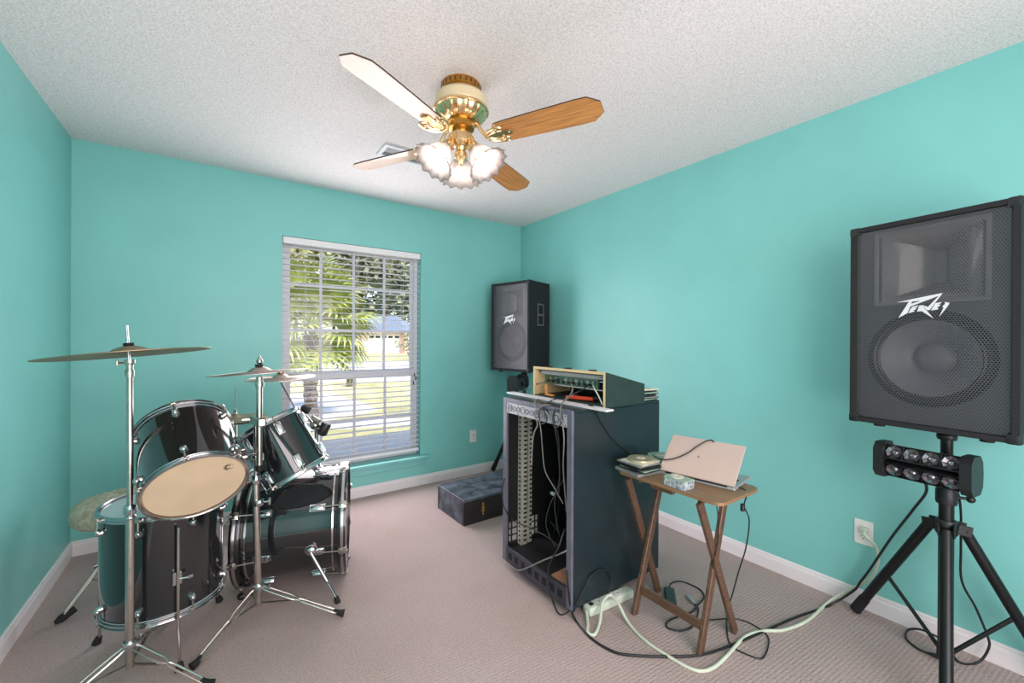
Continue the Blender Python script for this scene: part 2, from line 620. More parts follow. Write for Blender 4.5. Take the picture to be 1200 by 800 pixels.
struct(MB().bb((XL-T, -3.2, -0.12), (XR+T, YB, 0)).build('floor', M['carpet']), 'beige loop pile carpet')
struct(MB().bb((XL-T, -3.2, H), (XR+T, YB+T, H+0.08)).build('ceiling', M['popcorn']), 'off white popcorn textured ceiling')
w = MB()
w.bb((XL-T, YB, -0.3), (WX0, YB+T, H)).bb((WX1, YB, -0.3), (XR+T, YB+T, H))
w.bb((WX0, YB, -0.3), (WX1, YB+T, WZ0)).bb((WX0, YB, WZ1), (WX1, YB+T, H))
struct(w.build('wall_back', M['teal']), 'teal painted wall with the window')
struct(MB().bb((XL-T, -3.2, 0), (XL, YB, H)).build('wall_left', M['teal']), 'teal painted wall left of the drum kit')
struct(MB().bb((XR, -3.2, 0), (XR+T, YB, H)).build('wall_right', M['teal']), 'teal painted wall behind the large speaker')
# wall behind the camera, its unseen opening to the hallway made wide for the fill light
w = MB()
w.bb((XL, YF-0.12, 0), (-0.55, YF, H)).bb((1.75, YF-0.12, 0), (XR, YF, H)).bb((-0.55, YF-0.12, 2.08), (1.75, YF, H))
struct(w.build('wall_front', M['teal']), 'teal painted wall behind the camera')
struct(MB().bb((XL-T, -3.3, 0), (XR+T, -3.2, H)).build('wall_hallway', M['white']), 'white hallway wall')

def baseboard(name, a, b, nrm):
    """moulded board along a->b standing off the wall along nrm"""
    a, b, n = Vector(a), Vector(b), Vector(nrm)
    prof = [(0, 0), (0.013, 0), (0.013, 0.062), (0.009, 0.072), (0.009, 0.079), (0.004, 0.086), (0, 0.086)]
    m = MB()
    va = [m.bm.verts.new(a+n*p+Vector((0, 0, q))) for p, q in prof]
    vb = [m.bm.verts.new(b+n*p+Vector((0, 0, q))) for p, q in prof]
    k = len(prof)
    for i in range(k):
        m.bm.faces.new((va[i], va[(i+1) % k], vb[(i+1) % k], vb[i]))
    m.bm.faces.new(va)
    m.bm.faces.new(vb[::-1])
    return struct(m.build(name, M['white'], smooth_angle=20))
baseboard('baseboard_left', (XL, YF, 0), (XL, YB, 0), (1, 0, 0))
baseboard('baseboard_back', (XL, YB, 0), (XR, YB, 0), (0, -1, 0))
baseboard('baseboard_right', (XR, YF, 0), (XR, YB, 0), (-1, 0, 0))

# painted window stool and apron
struct(MB().bb((WX0-0.075, YB-0.055, 0.237), (WX1+0.075, YB+0.005, 0.262), bev=0.006, seg=2).bb((WX0, YB, 0.240), (WX1, YB+0.10, 0.264)).build('trim_1', M['tealtrim']), 'teal painted window stool')
struct(MB().bb((WX0-0.05, YB-0.016, 0.175), (WX1+0.05, YB, 0.237), bev=0.004).build('trim_2', M['tealtrim']), 'teal painted apron under the window stool')

# window: frame, two sashes, muntins, panes
win = bpy.data.objects.new('window_1', None)
COL.objects.link(win)
win.location = ((WX0+WX1)/2, YB+0.12, WZ0)
struct(win, 'white double hung window, twelve panes over eight')
FY0, FY1 = YB+0.085, YB+0.15
fz0 = WZ0+0.003
f = MB()
f.bb((WX0, FY0, fz0), (WX0+0.045, FY1, WZ1)).bb((WX1-0.030, FY0, fz0), (WX1, FY1, WZ1))
f.bb((WX0+0.045, FY0, fz0), (WX1-0.03, FY1, fz0+0.025)).bb((WX0+0.045, FY0, WZ1-0.025), (WX1-0.03, FY1, WZ1))
f.build('window_frame', M['vinyl'], win, world=True)
GX = [0.4396, 0.661, 0.914, 1.168, 1.404]
ux0, ux1 = WX0+0.045, WX1-0.03
f = MB()
f.bb((ux0, FY0+0.03, 0.985), (ux1, FY1-0.005, 1.022)).bb((ux0, FY0+0.03, WZ1-0.055), (ux1, FY1-0.005, WZ1-0.025))
f.bb((ux0, FY0+0.03, 1.022), (ux0+0.02, FY1-0.005, WZ1-0.055)).bb((ux1-0.02, FY0+0.03, 1.022), (ux1, FY1-0.005, WZ1-0.055))
f.build('upper_sash', M['vinyl'], win, world=True)
f = MB()
f.bb((ux0, FY0-0.01, 0.957), (ux1, FY0+0.028, 1.018)).bb((ux0, FY0-0.01, fz0+0.025), (ux1, FY0+0.028, fz0+0.065))
f.bb((ux0, FY0-0.01, fz0+0.065), (ux0+0.02, FY0+0.028, 0.957)).bb((ux1-0.02, FY0-0.01, fz0+0.065), (ux1, FY0+0.028, 0.957))
f.build('lower_sash', M['vinyl'], win, world=True)
def sash_grid(y, zs, gz):
    x0, x1 = ux0+0.02, ux1-0.02
    for gx in GX[1:4]:
        MB().bb((gx-0.009, y-0.008, zs[0]), (gx+0.009, y+0.008, zs[1])).build('muntin', M['vinyl'], win, world=True)
    for z in gz:
        MB().bb((x0, y-0.0085, z-0.009), (x1, y+0.0085, z+0.009)).build('muntin', M['vinyl'], win, world=True)
    xs = [x0]+GX[1:4]+[x1]
    zz = [zs[0]]+gz+[zs[1]]
    for i in range(len(xs)-1):
        for j in range(len(zz)-1):
            MB().bb((xs[i]+(0.009 if i else 0), y-0.002, zz[j]+(0.009 if j else 0)), (xs[i+1]-(0.009 if i < 3 else 0), y+0.002, zz[j+1]-(0.009 if j < len(zz)-2 else 0))).build('pane', M['glass'], win, world=True, smooth_angle=0)
sash_grid(FY0+0.045, (1.022, WZ1-0.055), [1.344, 1.696])
sash_grid(FY0+0.010, (fz0+0.065, 0.957), [0.617])

# venetian blind
bl = thing('venetian_blind', 'white open slat venetian blind filling the window recess', 'blind', ((WX0+WX1)/2, YB+0.03, 1.99))
MB().bb((WX0+0.004, YB+0.002, 1.982), (WX1-0.004, YB+0.058, 2.033), bev=0.004).build('headrail', M['slat'], bl, world=True)
MB().bb((WX0+0.010, YB+0.004, 0.302), (WX1-0.010, YB+0.054, 0.328), bev=0.004).build('bottom_rail', M['slat'], bl, world=True)
NS = 38
sl0 = None
for i in range(NS):
    z = 1.962-i*(1.962-0.352)/(NS-1)
    if sl0 is None:
        m_ = MB()
        n_, W_ = 4, 0.050
        top, bot = [], []
        for k in range(n_+1):
            t_ = k/n_
            y = (t_-0.5)*W_
            c_ = 0.0022*(1-(2*t_-1)**2)
            top.append((y, c_+0.0012))
            bot.append((y, c_-0.0012))
        prof = top+bot[::-1]
        L_ = (WX1-WX0)/2-0.010
        va = [m_.bm.verts.new((-L_, a, b)) for a, b in prof]
        vb = [m_.bm.verts.new((L_, a, b)) for a, b in prof]
        for k in range(len(prof)):
            m_.bm.faces.new((va[k], va[(k+1) % len(prof)], vb[(k+1) % len(prof)], vb[k]))
        m_.bm.faces.new(va)
        m_.bm.faces.new(vb[::-1])
        sl0 = m_.build('slat', M['slat'], bl)
        sl0.location = (0, -0.001, z-1.99)
    else:
        c = sl0.copy()
        COL.objects.link(c)
        c.parent = bl
        c.location = (0, -0.001, z-1.99)
for x in (WX0+0.16, (WX0+WX1)/2, WX1-0.16):
    for dy in (-0.027, 0.026):
        MB().cyl((x-(WX0+WX1)/2, dy-0.001, -0.01), (x-(WX0+WX1)/2, dy-0.001, -1.662), 0.0008, 6).build('ladder_cord', M['slat'], bl)
xw = 1.395
for dx, ln in ((0.0, 1.00), (0.012, 1.03), (-0.01, 1.07)):
    cdo = MB().cyl((xw+dx-(WX0+WX1)/2, -0.033, -0.008), (xw+dx-(WX0+WX1)/2, -0.033, -ln), 0.0011, 6).build('pull_cord', M['slat'], bl)
    MB().lathe([(0.0, -ln-0.034), (0.006, -ln-0.032), (0.0045, -ln-0.012), (0.002, -ln), (0, -ln)], Matrix.Translation((xw+dx-(WX0+WX1)/2, -0.033, 0)), seg=10).build('tassel', M['dark'], cdo, label='dark cord tassel')

# outlets
def outlet(label, loc, rz):
    t = thing('wall_outlet', label, 'outlet', loc, rz)
    MB().box((0, -0.003, 0), (0.072, 0.006, 0.116), bev=0.002).build('cover_plate', M['outlet'], t)
    for s in (-1, 1):
        m_ = MB()
        m_.lathe([(0, 0), (0.0165, 0), (0.0165, 0.0025), (0.0155, 0.003), (0, 0.003)], axis_mat((0, -0.0055, s*0.0195), (0, -1, 0)), seg=24)
        rc = m_.build('receptacle', M['outlet'], t)
        q = MB()
        q.box((-0.006, -0.0087, s*0.0195+0.004), (0.0022, 0.0006, 0.008)).box((0.006, -0.0087, s*0.0195+0.004), (0.0022, 0.0006, 0.0065)).box((0, -0.0087, s*0.0195-0.007), (0.0045, 0.0006, 0.0045))
        q.build('slots', M['dark'], rc)
    MB().lathe([(0, 0), (0.003, 0), (0.0025, 0.001), (0, 0.0012)], axis_mat((0, -0.006, 0), (0, -1, 0)), seg=10).build('screw', M['chrome'], t)
    return t
outlet('white duplex outlet on the back wall right of the window', (1.985, YB, 0.362), 0)
outlet('white duplex outlet on the right wall with a cord plugged in', (XR, 0.664, 0.362), R(-90))

# ------------------------------------------------------------------ ceiling vent
vt = thing('ceiling_vent', 'white louvred ceiling vent behind the fan', 'vent', (0.97, 2.54, H))
VX, VY = 0.34, 0.17
m_ = MB()
m_.bb((-VX/2, -VY/2, -0.012), (VX/2, -VY/2+0.022, 0)).bb((-VX/2, VY/2-0.022, -0.012), (VX/2, VY/2, 0))
m_.bb((-VX/2, -VY/2+0.022, -0.012), (-VX/2+0.022, VY/2-0.022, 0)).bb((VX/2-0.022, -VY/2+0.022, -0.012), (VX/2, VY/2-0.022, 0))
m_.build('vent_frame', M['vent'], vt)
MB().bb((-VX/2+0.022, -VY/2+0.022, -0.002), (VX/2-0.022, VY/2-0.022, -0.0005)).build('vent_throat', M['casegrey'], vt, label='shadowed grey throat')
for k in range(7):
    y = -VY/2+0.034+k*(VY-0.068)/6
    MB().bar((-VX/2+0.022, y, -0.008), (VX/2-0.022, y, -0.008), 0.013, 0.0015, up=(0, 0.75 if k < 4 else -0.75, 1)).build('louvre', M['vent'], vt)

# ------------------------------------------------------------------ ceiling fan
FX, FYc, ZB = 0.905, 1.705, 2.183
fan = thing('ceiling_fan', 'brass and cream ceiling fan with four oak blades and frosted tulip lamps', 'ceiling fan', (FX, FYc, H))
def fz(z):
    return z-H
MB().lathe([(0.0, 0), (0.088, 0), (0.091, -0.006), (0.091, -0.030), (0.084, -0.036), (0.082, -0.046), (0, -0.046)], seg=48).build('canopy', M['brassdark'], fan)
sl = MB()
for k in range(24):
    a = 2*PI*k/24
    sl.box((0, 0, 0), (0.003, 0.006, 0.016), mat=Matrix.Rotation(a, 4, 'Z') @ Matrix.Translation((0.0905, 0, -0.018)))
sl.build('canopy_slots', M['bladeedge'], fan)
MB().lathe([(0.0, -0.044), (0.086, -0.044), (0.108, -0.052), (0.119, -0.066), (0.120, -0.104), (0.114, -0.112), (0, -0.112)], seg=48).build('motor_housing', M['cream'], fan, label='cream motor housing')
MB().lathe([(0.0, -0.109), (0.121, -0.109), (0.127, -0.114), (0.127, -0.121), (0.119, -0.126), (0.0, -0.126)], seg=48).build('brass_band', M['brass'], fan)
def flute(r, z, a):
    return (r*(1+0.022*math.cos(20*a)), z)
MB().lathe([(0.118, -0.124), (0.112, -0.142), (0.088, -0.160), (0.066, -0.168), (0, -0.168)], seg=120, fn=flute).build('fluted_skirt', M['brass'], fan)
MB().lathe([(0.0, -0.166), (0.060, -0.166), (0.062, -0.176), (0.060, -0.200), (0.052, -0.205), (0, -0.205)], seg=40).build('flywheel', M['brassdark'], fan)
MB().lathe([(0.0, -0.203), (0.036, -0.203), (0.044, -0.212), (0.050, -0.236), (0.050, -0.262), (0.040, -0.276), (0.026, -0.286), (0.022, -0.300), (0.030, -0.312), (0.028, -0.332), (0.012, -0.350), (0.010, -0.362), (0.0, -0.368)], seg=36).build('light_fitter', M['brass'], fan)
# blades and their irons
iron_m = blade_m = None
for k in range(4):
    ang = R(28.0+90*k)
    rm = Matrix.Rotation(ang, 4, 'Z')
    zb = ZB-H
    if iron_m is None:
        ir = MB()
        ir.tube([(0.050, 0.0, -0.186), (0.085, 0.0, -0.196), (0.115, 0.0, -0.236), (0.150, 0.0, zb-0.010)], 0.0085, 10, sub=5)
        # scrolled plate under the blade root
        for s in (-1, 1):
            ir.tube([(0.135, 0, zb-0.010), (0.150, s*0.030, zb-0.011), (0.178, s*0.052, zb-0.011), (0.215, s*0.058, zb-0.010), (0.232, s*0.046, zb-0.010), (0.222, s*0.030, zb-0.010)], 0.0062, 8, sub=5)
            ir.tube([(0.150, s*0.010, zb-0.010), (0.176, s*0.028, zb-0.010), (0.205, s*0.030, zb-0.010), (0.215, s*0.016, zb-0.010)], 0.005, 8, sub=4)
            ir.ball((0.205, s*0.045, zb-0.010), 0.009, 10, 6)
        ir.bb((0.140, -0.020, zb-0.010), (0.262, 0.020, zb-0.006), bev=0.0015)
        for q in ((0.205, 0.045), (0.205, -0.045), (0.250, 0.0)):
            ir.lathe([(0, -0.004), (0.0055, -0.003), (0.006, 0), (0, 0)], Matrix.Translation((q[0], q[1], zb-0.009)), seg=10)
        o = ir.build('blade_iron', M['brass'], fan)
        iron_m = o
        bd = MB()
        poly = [(0.185, -0.046), (0.200, -0.058), (0.250, -0.063), (0.560, -0.070), (0.610, -0.068), (0.655, -0.030), (0.655, 0.030), (0.610, 0.068), (0.560, 0.070), (0.250, 0.063), (0.200, 0.058), (0.185, 0.046)]
        bd.prism(poly, 0.006, Matrix.Translation((0, 0, zb)) @ Matrix.Rotation(R(-11), 4, 'X') @ Matrix.Translation((0, 0, -0.003)))
        b = bd.build('blade', [M['blade'], M['bladeedge']], fan)
        for p in b.data.polygons:
            if abs(p.normal.z) < 0.6:
                p.material_index = 1
        blade_m = b
        o.matrix_local = rm
        b.matrix_local = rm
    else:
        twin(iron_m, fan, rm)
        twin(blade_m, fan, rm)
# three tulip lamps
def ruffle(r, z, a):
    t = max(0.0, min(1.0, (-z-0.03)/0.085))
    return (r*(1+0.040*t*t*math.cos(12*a)+0.020*t*math.cos(24*a)), z-0.005*t*t*math.cos(12*a))
shade0 = None
for k in range(3):
    ang = R(62+120*k)
    d = Vector((math.cos(ang), math.sin(ang), 0))
    tilt = R(38)
    ax_ = (d*math.sin(tilt)+Vector((0, 0, -math.cos(tilt)))).normalized()      # lamp axis, outwards and down
    o0 = d*0.046+Vector((0, 0, -0.268))
    MB().tube([d*0.030+Vector((0, 0, -0.240)), d*0.050+Vector((0, 0, -0.243)), d*0.060+Vector((0, 0, -0.256)), o0+ax_*0.030], 0.009, 10, sub=4).build('lamp_arm', M['brass'], fan)
    mt = axis_mat(o0+ax_*0.020, -ax_, d)
    MB().lathe([(0.0, 0.004), (0.022, 0.004), (0.027, -0.004), (0.027, -0.022), (0.024, -0.026), (0, -0.026)], mt, seg=24).build('lamp_holder', M['brass'], fan)
    if shade0 is None:
        sh = MB()
        prof_o = [(0.025, -0.018), (0.030, -0.026), (0.040, -0.040), (0.047, -0.056), (0.053, -0.074), (0.061, -0.092), (0.073, -0.106), (0.086, -0.114)]
        prof_o = [(r*1.10, z*1.16) for r, z in prof_o]
        prof_i = [(r-0.003, z) for r, z in prof_o][::-1]
        sh.lathe(prof_o+prof_i, None, seg=72, fn=ruffle)
        shade0 = sh.build('lamp_shade', M['frost'], fan, label='frosted ruffled tulip glass')
        shade0.matrix_local = mt
        s_ = shade0
        bu = MB().lathe([(0.0, -0.024), (0.012, -0.024), (0.014, -0.034), (0.022, -0.052), (0.024, -0.066), (0.018, -0.080), (0.008, -0.087), (0, -0.088)], None, seg=20).build('bulb', M['bulb'], shade0)
        bulb0 = bu
    else:
        s_ = twin(shade0, fan, mt)
        twin(bulb0, s_, Matrix.Identity(4))
    pl = bpy.data.lights.new('bulb_light', 'POINT')
    pl.energy = BULB_W
    pl.color = (1.0, 0.88, 0.80)
    pl.shadow_soft_size = 0.024
    plo = bpy.data.objects.new('bulb_light', pl)
    COL.objects.link(plo)
    plo.location = Vector((FX, FYc, H)) + o0 + ax_*(0.020+0.096)

# ------------------------------------------------------------------ drum kit
b2 = pz(303, 709, 0.085)                     # foot of the stand before the bass drum
b2.z = 0
KZ = 1.858/1.953
def zz(z):
    return EYE.z-(EYE.z-z)*KZ
def spun(t, m4):
    t.location = m4.to_translation()
    t.rotation_euler = m4.to_euler()

def hoop_mesh(r, h=0.020):
    """rolled steel hoop, z from 0 (shell side) to h (rim)"""
    return [(r-0.004, 0), (r+0.010, 0), (r+0.0115, 0.002), (r+0.010, 0.004), (r+0.002, 0.005), (r+0.002, h-0.003), (r+0.007, h-0.002), (r+0.008, h), (r+0.001, h+0.0012), (r-0.001, h-0.001), (r-0.001, 0.004), (r-0.004, 0)]

def lug_mesh(r, z, up, style):
    """one lug on the shell at angle 0, its rod running to the hoop (up=+1 or -1)"""
    m = MB()
    if style == 'ball':
        m.lathe([(0, 0.020), (0.006, 0.019), (0.011, 0.013), (0.012, 0.006), (0.014, 0.0), (0, 0.0)], axis_mat((r, 0, z), (1, 0, 0)), seg=16)
        m.ball((r+0.012, 0, z+up*0.006), 0.011, 12, 8)
    else:
        m.box((r+0.009, 0, z), (0.018, 0.024, 0.052), bev=0.005, seg=2)
        m.box((r+0.003, 0, z), (0.006, 0.032, 0.062), bev=0.002)
    return m

def drum(t, r, L, lugs, a0, style, bottom, top, zl=0.055):
    MB().lathe([(r, 0.012), (r, L-0.012), (r-0.007, L-0.012), (r-0.007, 0.012), (r, 0.012)], seg=64).build('shell', M['shell'], t)
    hp = hoop_mesh(r)
    MB().lathe([(q, L-0.010+z) for q, z in hp], seg=64).build('hoop', M['chrome'], t)
    MB().lathe([(q, 0.010-z) for q, z in hp], seg=64).build('hoop', M['chrome'], t)
    MB().lathe([(0, L+0.001), (r-0.006, L+0.001), (r-0.002, L-0.004), (r+0.001, L-0.012), (r-0.001, L-0.012), (r-0.008, L-0.001), (0, L-0.001)], seg=48).build('drum_head', top, t)
    h2 = MB().lathe([(0, -0.001), (r-0.006, -0.001), (r-0.002, 0.004), (r+0.001, 0.012), (r-0.001, 0.012), (r-0.008, 0.001), (0, 0.001)], seg=48).build('drum_head', bottom, t)
    first = None
    for k in range(lugs):
        m4 = Matrix.Rotation(a0+2*PI*k/lugs, 4, 'Z')
        if first is None:
            ob = []
            for z, up in ((zl, -1), (L-zl, 1)):
                lg = lug_mesh(r, z, up, style).build('lug', M['chrome'], t)
                zh = L-0.004 if up > 0 else 0.004
                rd = MB().cyl((r+0.0125, 0, z+up*0.004), (r+0.0125, 0, zh+up*0.006), 0.0032, 8)
                rd.box((r+0.0125, 0, zh+up*0.005), (0.009, 0.009, 0.010), bev=0.001)
                rd.box((r+0.0075, 0, zh), (0.016, 0.018, 0.006), bev=0.0015)
                rd.build('tension_rod', M['chrome2'], lg)
                ob.append(lg)
            first = ob
            for o in ob:
                o.matrix_local = m4
        else:
            for o in first:
                c = twin(o, t, m4)
                for g in o.children:
                    d = g.copy()
                    COL.objects.link(d)
                    d.parent = c
    return h2

# floor tom
ft = thing('floor_tom', 'large black lacquer floor tom standing on three chrome legs nearest the left wall', 'drum', (-0.184, 2.286, 0.190))
drum(ft, 0.203, 0.400, 8, R(-62), 'ball', M['headclear'], M['headclear'])
for a, fr, mag in ((math.atan2(2.059-2.29, -0.11+0.169), None, 1), (math.atan2(2.41-2.29, -0.391+0.169), None, 1), (math.atan2(2.50-2.29, 0.05+0.169), None, 1)):
    d = Vector((math.cos(a), math.sin(a), 0))
    bt = MB()
    mm = Matrix.Rotation(a, 4, 'Z')
    bt.box((0.213, 0, 0.150), (0.022, 0.030, 0.052), bev=0.004, mat=mm)
    bt.cyl(mm @ Vector((0.222, 0, 0.150)), mm @ Vector((0.236, 0.030, 0.150)), 0.0045, 8)
    bt.box((0.238, 0.036, 0.150), (0.006, 0.020, 0.012), bev=0.002, mat=mm)
    bt.build('leg_bracket', M['chrome'], ft)
    lg = MB().tube([d*0.229+Vector((0, 0, 0.350)), d*0.229+Vector((0, 0, 0.05)), d*0.231+Vector((0, 0, -0.03)), d*0.246+Vector((0, 0, -0.10)), d*0.252+Vector((0, 0, -0.165))], 0.0052, 10, sub=4).build('leg', M['chrome2'], ft)
    MB().tube([d*0.251+Vector((0, 0, -0.158)), d*0.257+Vector((0, 0, -0.170)), d*0.262+Vector((0, 0, -0.187))], [0.010, 0.016], 12).build('rubber_foot', M['rubber'], lg)

# rack tom with the logo on its lower head, tipped far back
ct = EYE + (cf*FPX + cr*(231-600) + cu*(400-569.6))*(1.55/FPX)
axv = Vector((math.sin(0.962)*math.cos(1.785), math.sin(0.962)*math.sin(1.785), math.cos(0.962)))
t1 = thing('rack_tom', 'black lacquer rack tom tipped back, its tan lower head facing the room', 'drum')
spun(t1, axis_mat(ct, axv, (1, 0, 0)))
h1 = drum(t1, 0.159, 0.288, 6, R(-100), 'ball', M['head'], M['headclear'], zl=0.050)
lgm = MB()
lq = axis_mat(ct, axv, (1, 0, 0)).inverted()
lp = lq @ (EYE + (cf*FPX + cr*(273-600) + cu*(400-561.5))*(1.55/FPX))
lm = Matrix.Translation((lp.x*0.98, lp.y*0.98, -0.0012)) @ Matrix.Rotation(PI, 4, 'X')
def arc(m, r0_, r1_, a0, a1, h, mt, seg=20):
    pts = [(r1_*math.cos(a0+(a1-a0)*i/seg), r1_*math.sin(a0+(a1-a0)*i/seg)) for i in range(seg+1)]
    pts += [(r0_*math.cos(a1-(a1-a0)*i/seg), r0_*math.sin(a1-(a1-a0)*i/seg)) for i in range(seg+1)]
    m.prism(pts, h, mt)
arc(lgm, 0.0150, 0.0162, R(20), R(340), 0.0004, lm)
arc(lgm, 0.0065, 0.0105, R(45), R(315), 0.0004, lm)
arc(lgm, 0.0118, 0.0132, R(100), R(260), 0.0004, lm)
lgm.build('maker_mark', M['dark'], h1, label='small dark round maker mark')
# its holder: bracket on the shell, rod to the stand
a_in = lq @ Vector((b2.x-0.010, b2.y-0.008, zz(0.735)))
sd = Vector((a_in.x, a_in.y, 0)).normalized()
b0 = sd*0.161+Vector((0, 0, 0.15))
MB().lathe([(0, 0.016), (0.020, 0.016), (0.024, 0.010), (0.026, 0), (0, 0)], axis_mat(b0, sd), seg=20).build('mount_plate', M['chrome'], t1)
MB().tube([b0+sd*0.012, b0+sd*0.045, (b0+sd*0.045+a_in)/2+Vector((0, 0, 0.01)), a_in], 0.0075, 10, sub=4).build('mount_arm', M['chrome'], t1)
mk = MB()
mk.box(b0+sd*0.034, (0.034, 0.034, 0.034), bev=0.005)
mk.cyl(b0+sd*0.034, b0+sd*0.034+Vector((0, 0, 0.040)), 0.005, 8)
mk.box(b0+sd*0.034+Vector((0, 0, 0.044)), (0.034, 0.007, 0.014), bev=0.002)
mk.build('wing_clamp', M['chrome2'], t1)

# second rack tom over the bass drum, leaning toward the throne
ct2 = EYE + (cf*FPX + cr*(349-600) + cu*(400-555))*(2.05/FPX)
ax2 = (cr*-0.50 + Vector((0, 0, 0.83))).normalized()
t2 = thing('rack_tom', 'black lacquer rack tom leaning above the bass drum in front of the window', 'drum')
spun(t2, axis_mat(ct2, ax2, (0, 1, 0)))
drum(t2, 0.1435, 0.280, 6, R(12), 'box', M['headclear'], M['headclear'], zl=0.052)
lq2 = axis_mat(ct2, ax2, (0, 1, 0)).inverted()

# bass drum
BA, BB_ = Vector((0.126, 2.598, 0.288)), Vector((0.589, 2.463, 0.288))
bax = (BB_-BA).normalized()
bm4 = axis_mat(BA, bax, (0, 0, 1))
bd = thing('bass_drum', 'black lacquer bass drum lying on its side under the leaning tom', 'drum')
spun(bd, bm4)
BL_ = (BB_-BA).length
BR_ = 0.266
MB().lathe([(BR_, 0.02), (BR_, BL_-0.02), (BR_-0.008, BL_-0.02), (BR_-0.008, 0.02), (BR_, 0.02)], seg=80).build('shell', M['shell'], bd)
for z0, s, hd in ((0.0, 1, M['hoopblack']), (BL_, -1, M['hoopblack'])):
    hpb = MB().lathe([(BR_+0.006, z0-s*0.012), (BR_+0.020, z0-s*0.012), (BR_+0.021, z0-s*0.008), (BR_+0.021, z0+s*0.028), (BR_+0.020, z0+s*0.030), (BR_+0.006, z0+s*0.030), (BR_+0.006, z0-s*0.012)], seg=80).build('hoop', M['hoopblack'], bd)
    MB().lathe([(BR_+0.0205, z0-s*0.001), (BR_+0.0225, z0-s*0.001), (BR_+0.0225, z0+s*0.012), (BR_+0.0205, z0+s*0.012)], seg=80).build('hoop_inlay', M['chrome'], hpb)
    MB().lathe([(BR_+0.001, z0+s*0.046), (BR_+0.008, z0+s*0.046), (BR_+0.009, z0+s*0.054), (BR_+0.001, z0+s*0.056)], seg=80).build('counter_hoop', M['chrome'], bd)
    MB().lathe([(0, z0-s*0.002), (BR_-0.004, z0-s*0.002), (BR_+0.004, z0+s*0.010), (BR_+0.004, z0+s*0.026), (BR_+0.001, z0+s*0.026), (BR_-0.006, z0+s*0.002), (0, z0+s*0.001)], seg=64).build('drum_head', M['head'] if s > 0 else M['hoopblack'], bd)
for s, z0 in ((1, 0.0), (-1, BL_)):
    proto = None
    for k in range(8):
        m4 = Matrix.Rotation(R(14+45*k), 4, 'Z')
        if proto is None:
            lg = MB()
            lg.box((BR_+0.010, 0, z0+s*0.122), (0.020, 0.024, 0.062), bev=0.005, seg=2)
            lg.box((BR_+0.003, 0, z0+s*0.122), (0.006, 0.034, 0.076), bev=0.002)
            lo = lg.build('lug', M['chrome'], bd)
            rd = MB().cyl((BR_+0.016, 0, z0+s*0.100), (BR_+0.026, 0, z0-s*0.018), 0.0034, 8)
            rd.box((BR_+0.026, 0, z0-s*0.020), (0.022, 0.006, 0.006), bev=0.002)
            rd.build('tension_rod', M['chrome2'], lo)
            cl = MB()
            cl.box((BR_+0.0245, 0, z0+s*0.004), (0.006, 0.034, 0.036), bev=0.003, seg=2)
            cl.box((BR_+0.016, 0, z0-s*0.0145), (0.022, 0.030, 0.004), bev=0.001)
            cl.lathe([(0.011, 0.0), (0.012, 0.003), (0.006, 0.005), (0, 0.006)], axis_mat((BR_+0.0275, 0, z0+s*0.008), (1, 0, 0)), seg=14)
            cl.build('claw', M['chrome2'], lo)
            lo.matrix_local = m4
            proto = lo
        else:
            c = twin(proto, bd, m4)
            for g in proto.children:
                d = g.copy()
                COL.objects.link(d)
                d.parent = c
bi = bm4.inverted()
for near, foot in ((1, Vector((0.475, 2.132, 0.0))), (-1, Vector((0.60, 2.86, 0.0)))):
    cpt = BA+bax*(BL_*0.70)
    side = bax.cross(Vector((0, 0, 1))).normalized()*near       # towards the camera / away
    pb = cpt+side*0.262+Vector((0, 0, -0.050))
    nrm = (pb-cpt).normalized()
    pl_ = bi @ pb
    nl = (bi.to_3x3() @ nrm)
    br = MB()
    br.lathe([(0, 0.0), (0.030, 0.0), (0.030, 0.008), (0.024, 0.010), (0.022, 0.022), (0.012, 0.030), (0, 0.031)], axis_mat(pl_, nl), seg=24)
    spb = br.build('spur', M['chrome'], bd)
    top_ = bi @ (pb+nrm*0.026)
    ftp = bi @ (foot+Vector((0, 0, 0.012)))
    mid = top_.lerp(ftp, 0.62)
    sl_ = MB()
    sl_.cyl(top_, mid, 0.0095, 12)
    sl_.cyl(mid, ftp, 0.0055, 10)
    sl_.cone(mid-(ftp-top_)*0.02, mid+(ftp-top_)*0.02, 0.012, 0.008, 12)
    sl_.build('spur_leg', M['chrome'], spb)
    MB().cone(top_.lerp(ftp, 0.93), bi @ foot, 0.011, 0.013, 12).build('rubber_tip', M['rubber'], spb)
# post on the shell, with a ball clamp and black knobs, that carries the leaning tom
def at_d(x, y, d):
    return EYE + (cf*FPX + cr*(x-600) + cu*(400-y))*(d/FPX)
ptop = at_d(371, 500, 2.36)
bi3 = bi.to_3x3()
MB().lathe([(0.034, 0.0), (0.036, 0.02), (0.024, 0.028), (0.017, 0.050), (0.0, 0.050)], axis_mat(bi @ Vector((ptop.x, ptop.y, 0.532)), bi3 @ Vector((0, 0, 1))), seg=24).build('tom_mount', M['chrome'], bd)
pst = MB().cyl(bi @ Vector((ptop.x, ptop.y, 0.54)), bi @ ptop, 0.0125, 14).build('tom_post', M['chrome'], bd)
kb = MB()
kb.ball(bi @ at_d(369, 498, 2.35), 0.027, 16, 10)
kb.cyl(bi @ at_d(369, 498, 2.35), bi @ at_d(359, 485, 2.33), 0.012, 12)
kb.cyl(bi @ at_d(366, 489, 2.34), bi @ at_d(374, 494, 2.33), 0.014, 12)
kb.build('ball_clamp', M['chrome2'], pst)
ka, kc = at_d(376.5, 509, 2.33), at_d(384, 494, 2.33)
kb = MB()
kb.lathe([(0, 0), (0.020, 0), (0.027, 0.006), (0.027, 0.064), (0.022, 0.072), (0, 0.074)], axis_mat(bi @ ka, bi3 @ (kc-ka)), seg=10)
kb.cyl(bi @ at_d(370, 498, 2.35), bi @ at_d(380, 501.5, 2.33), 0.008, 10)
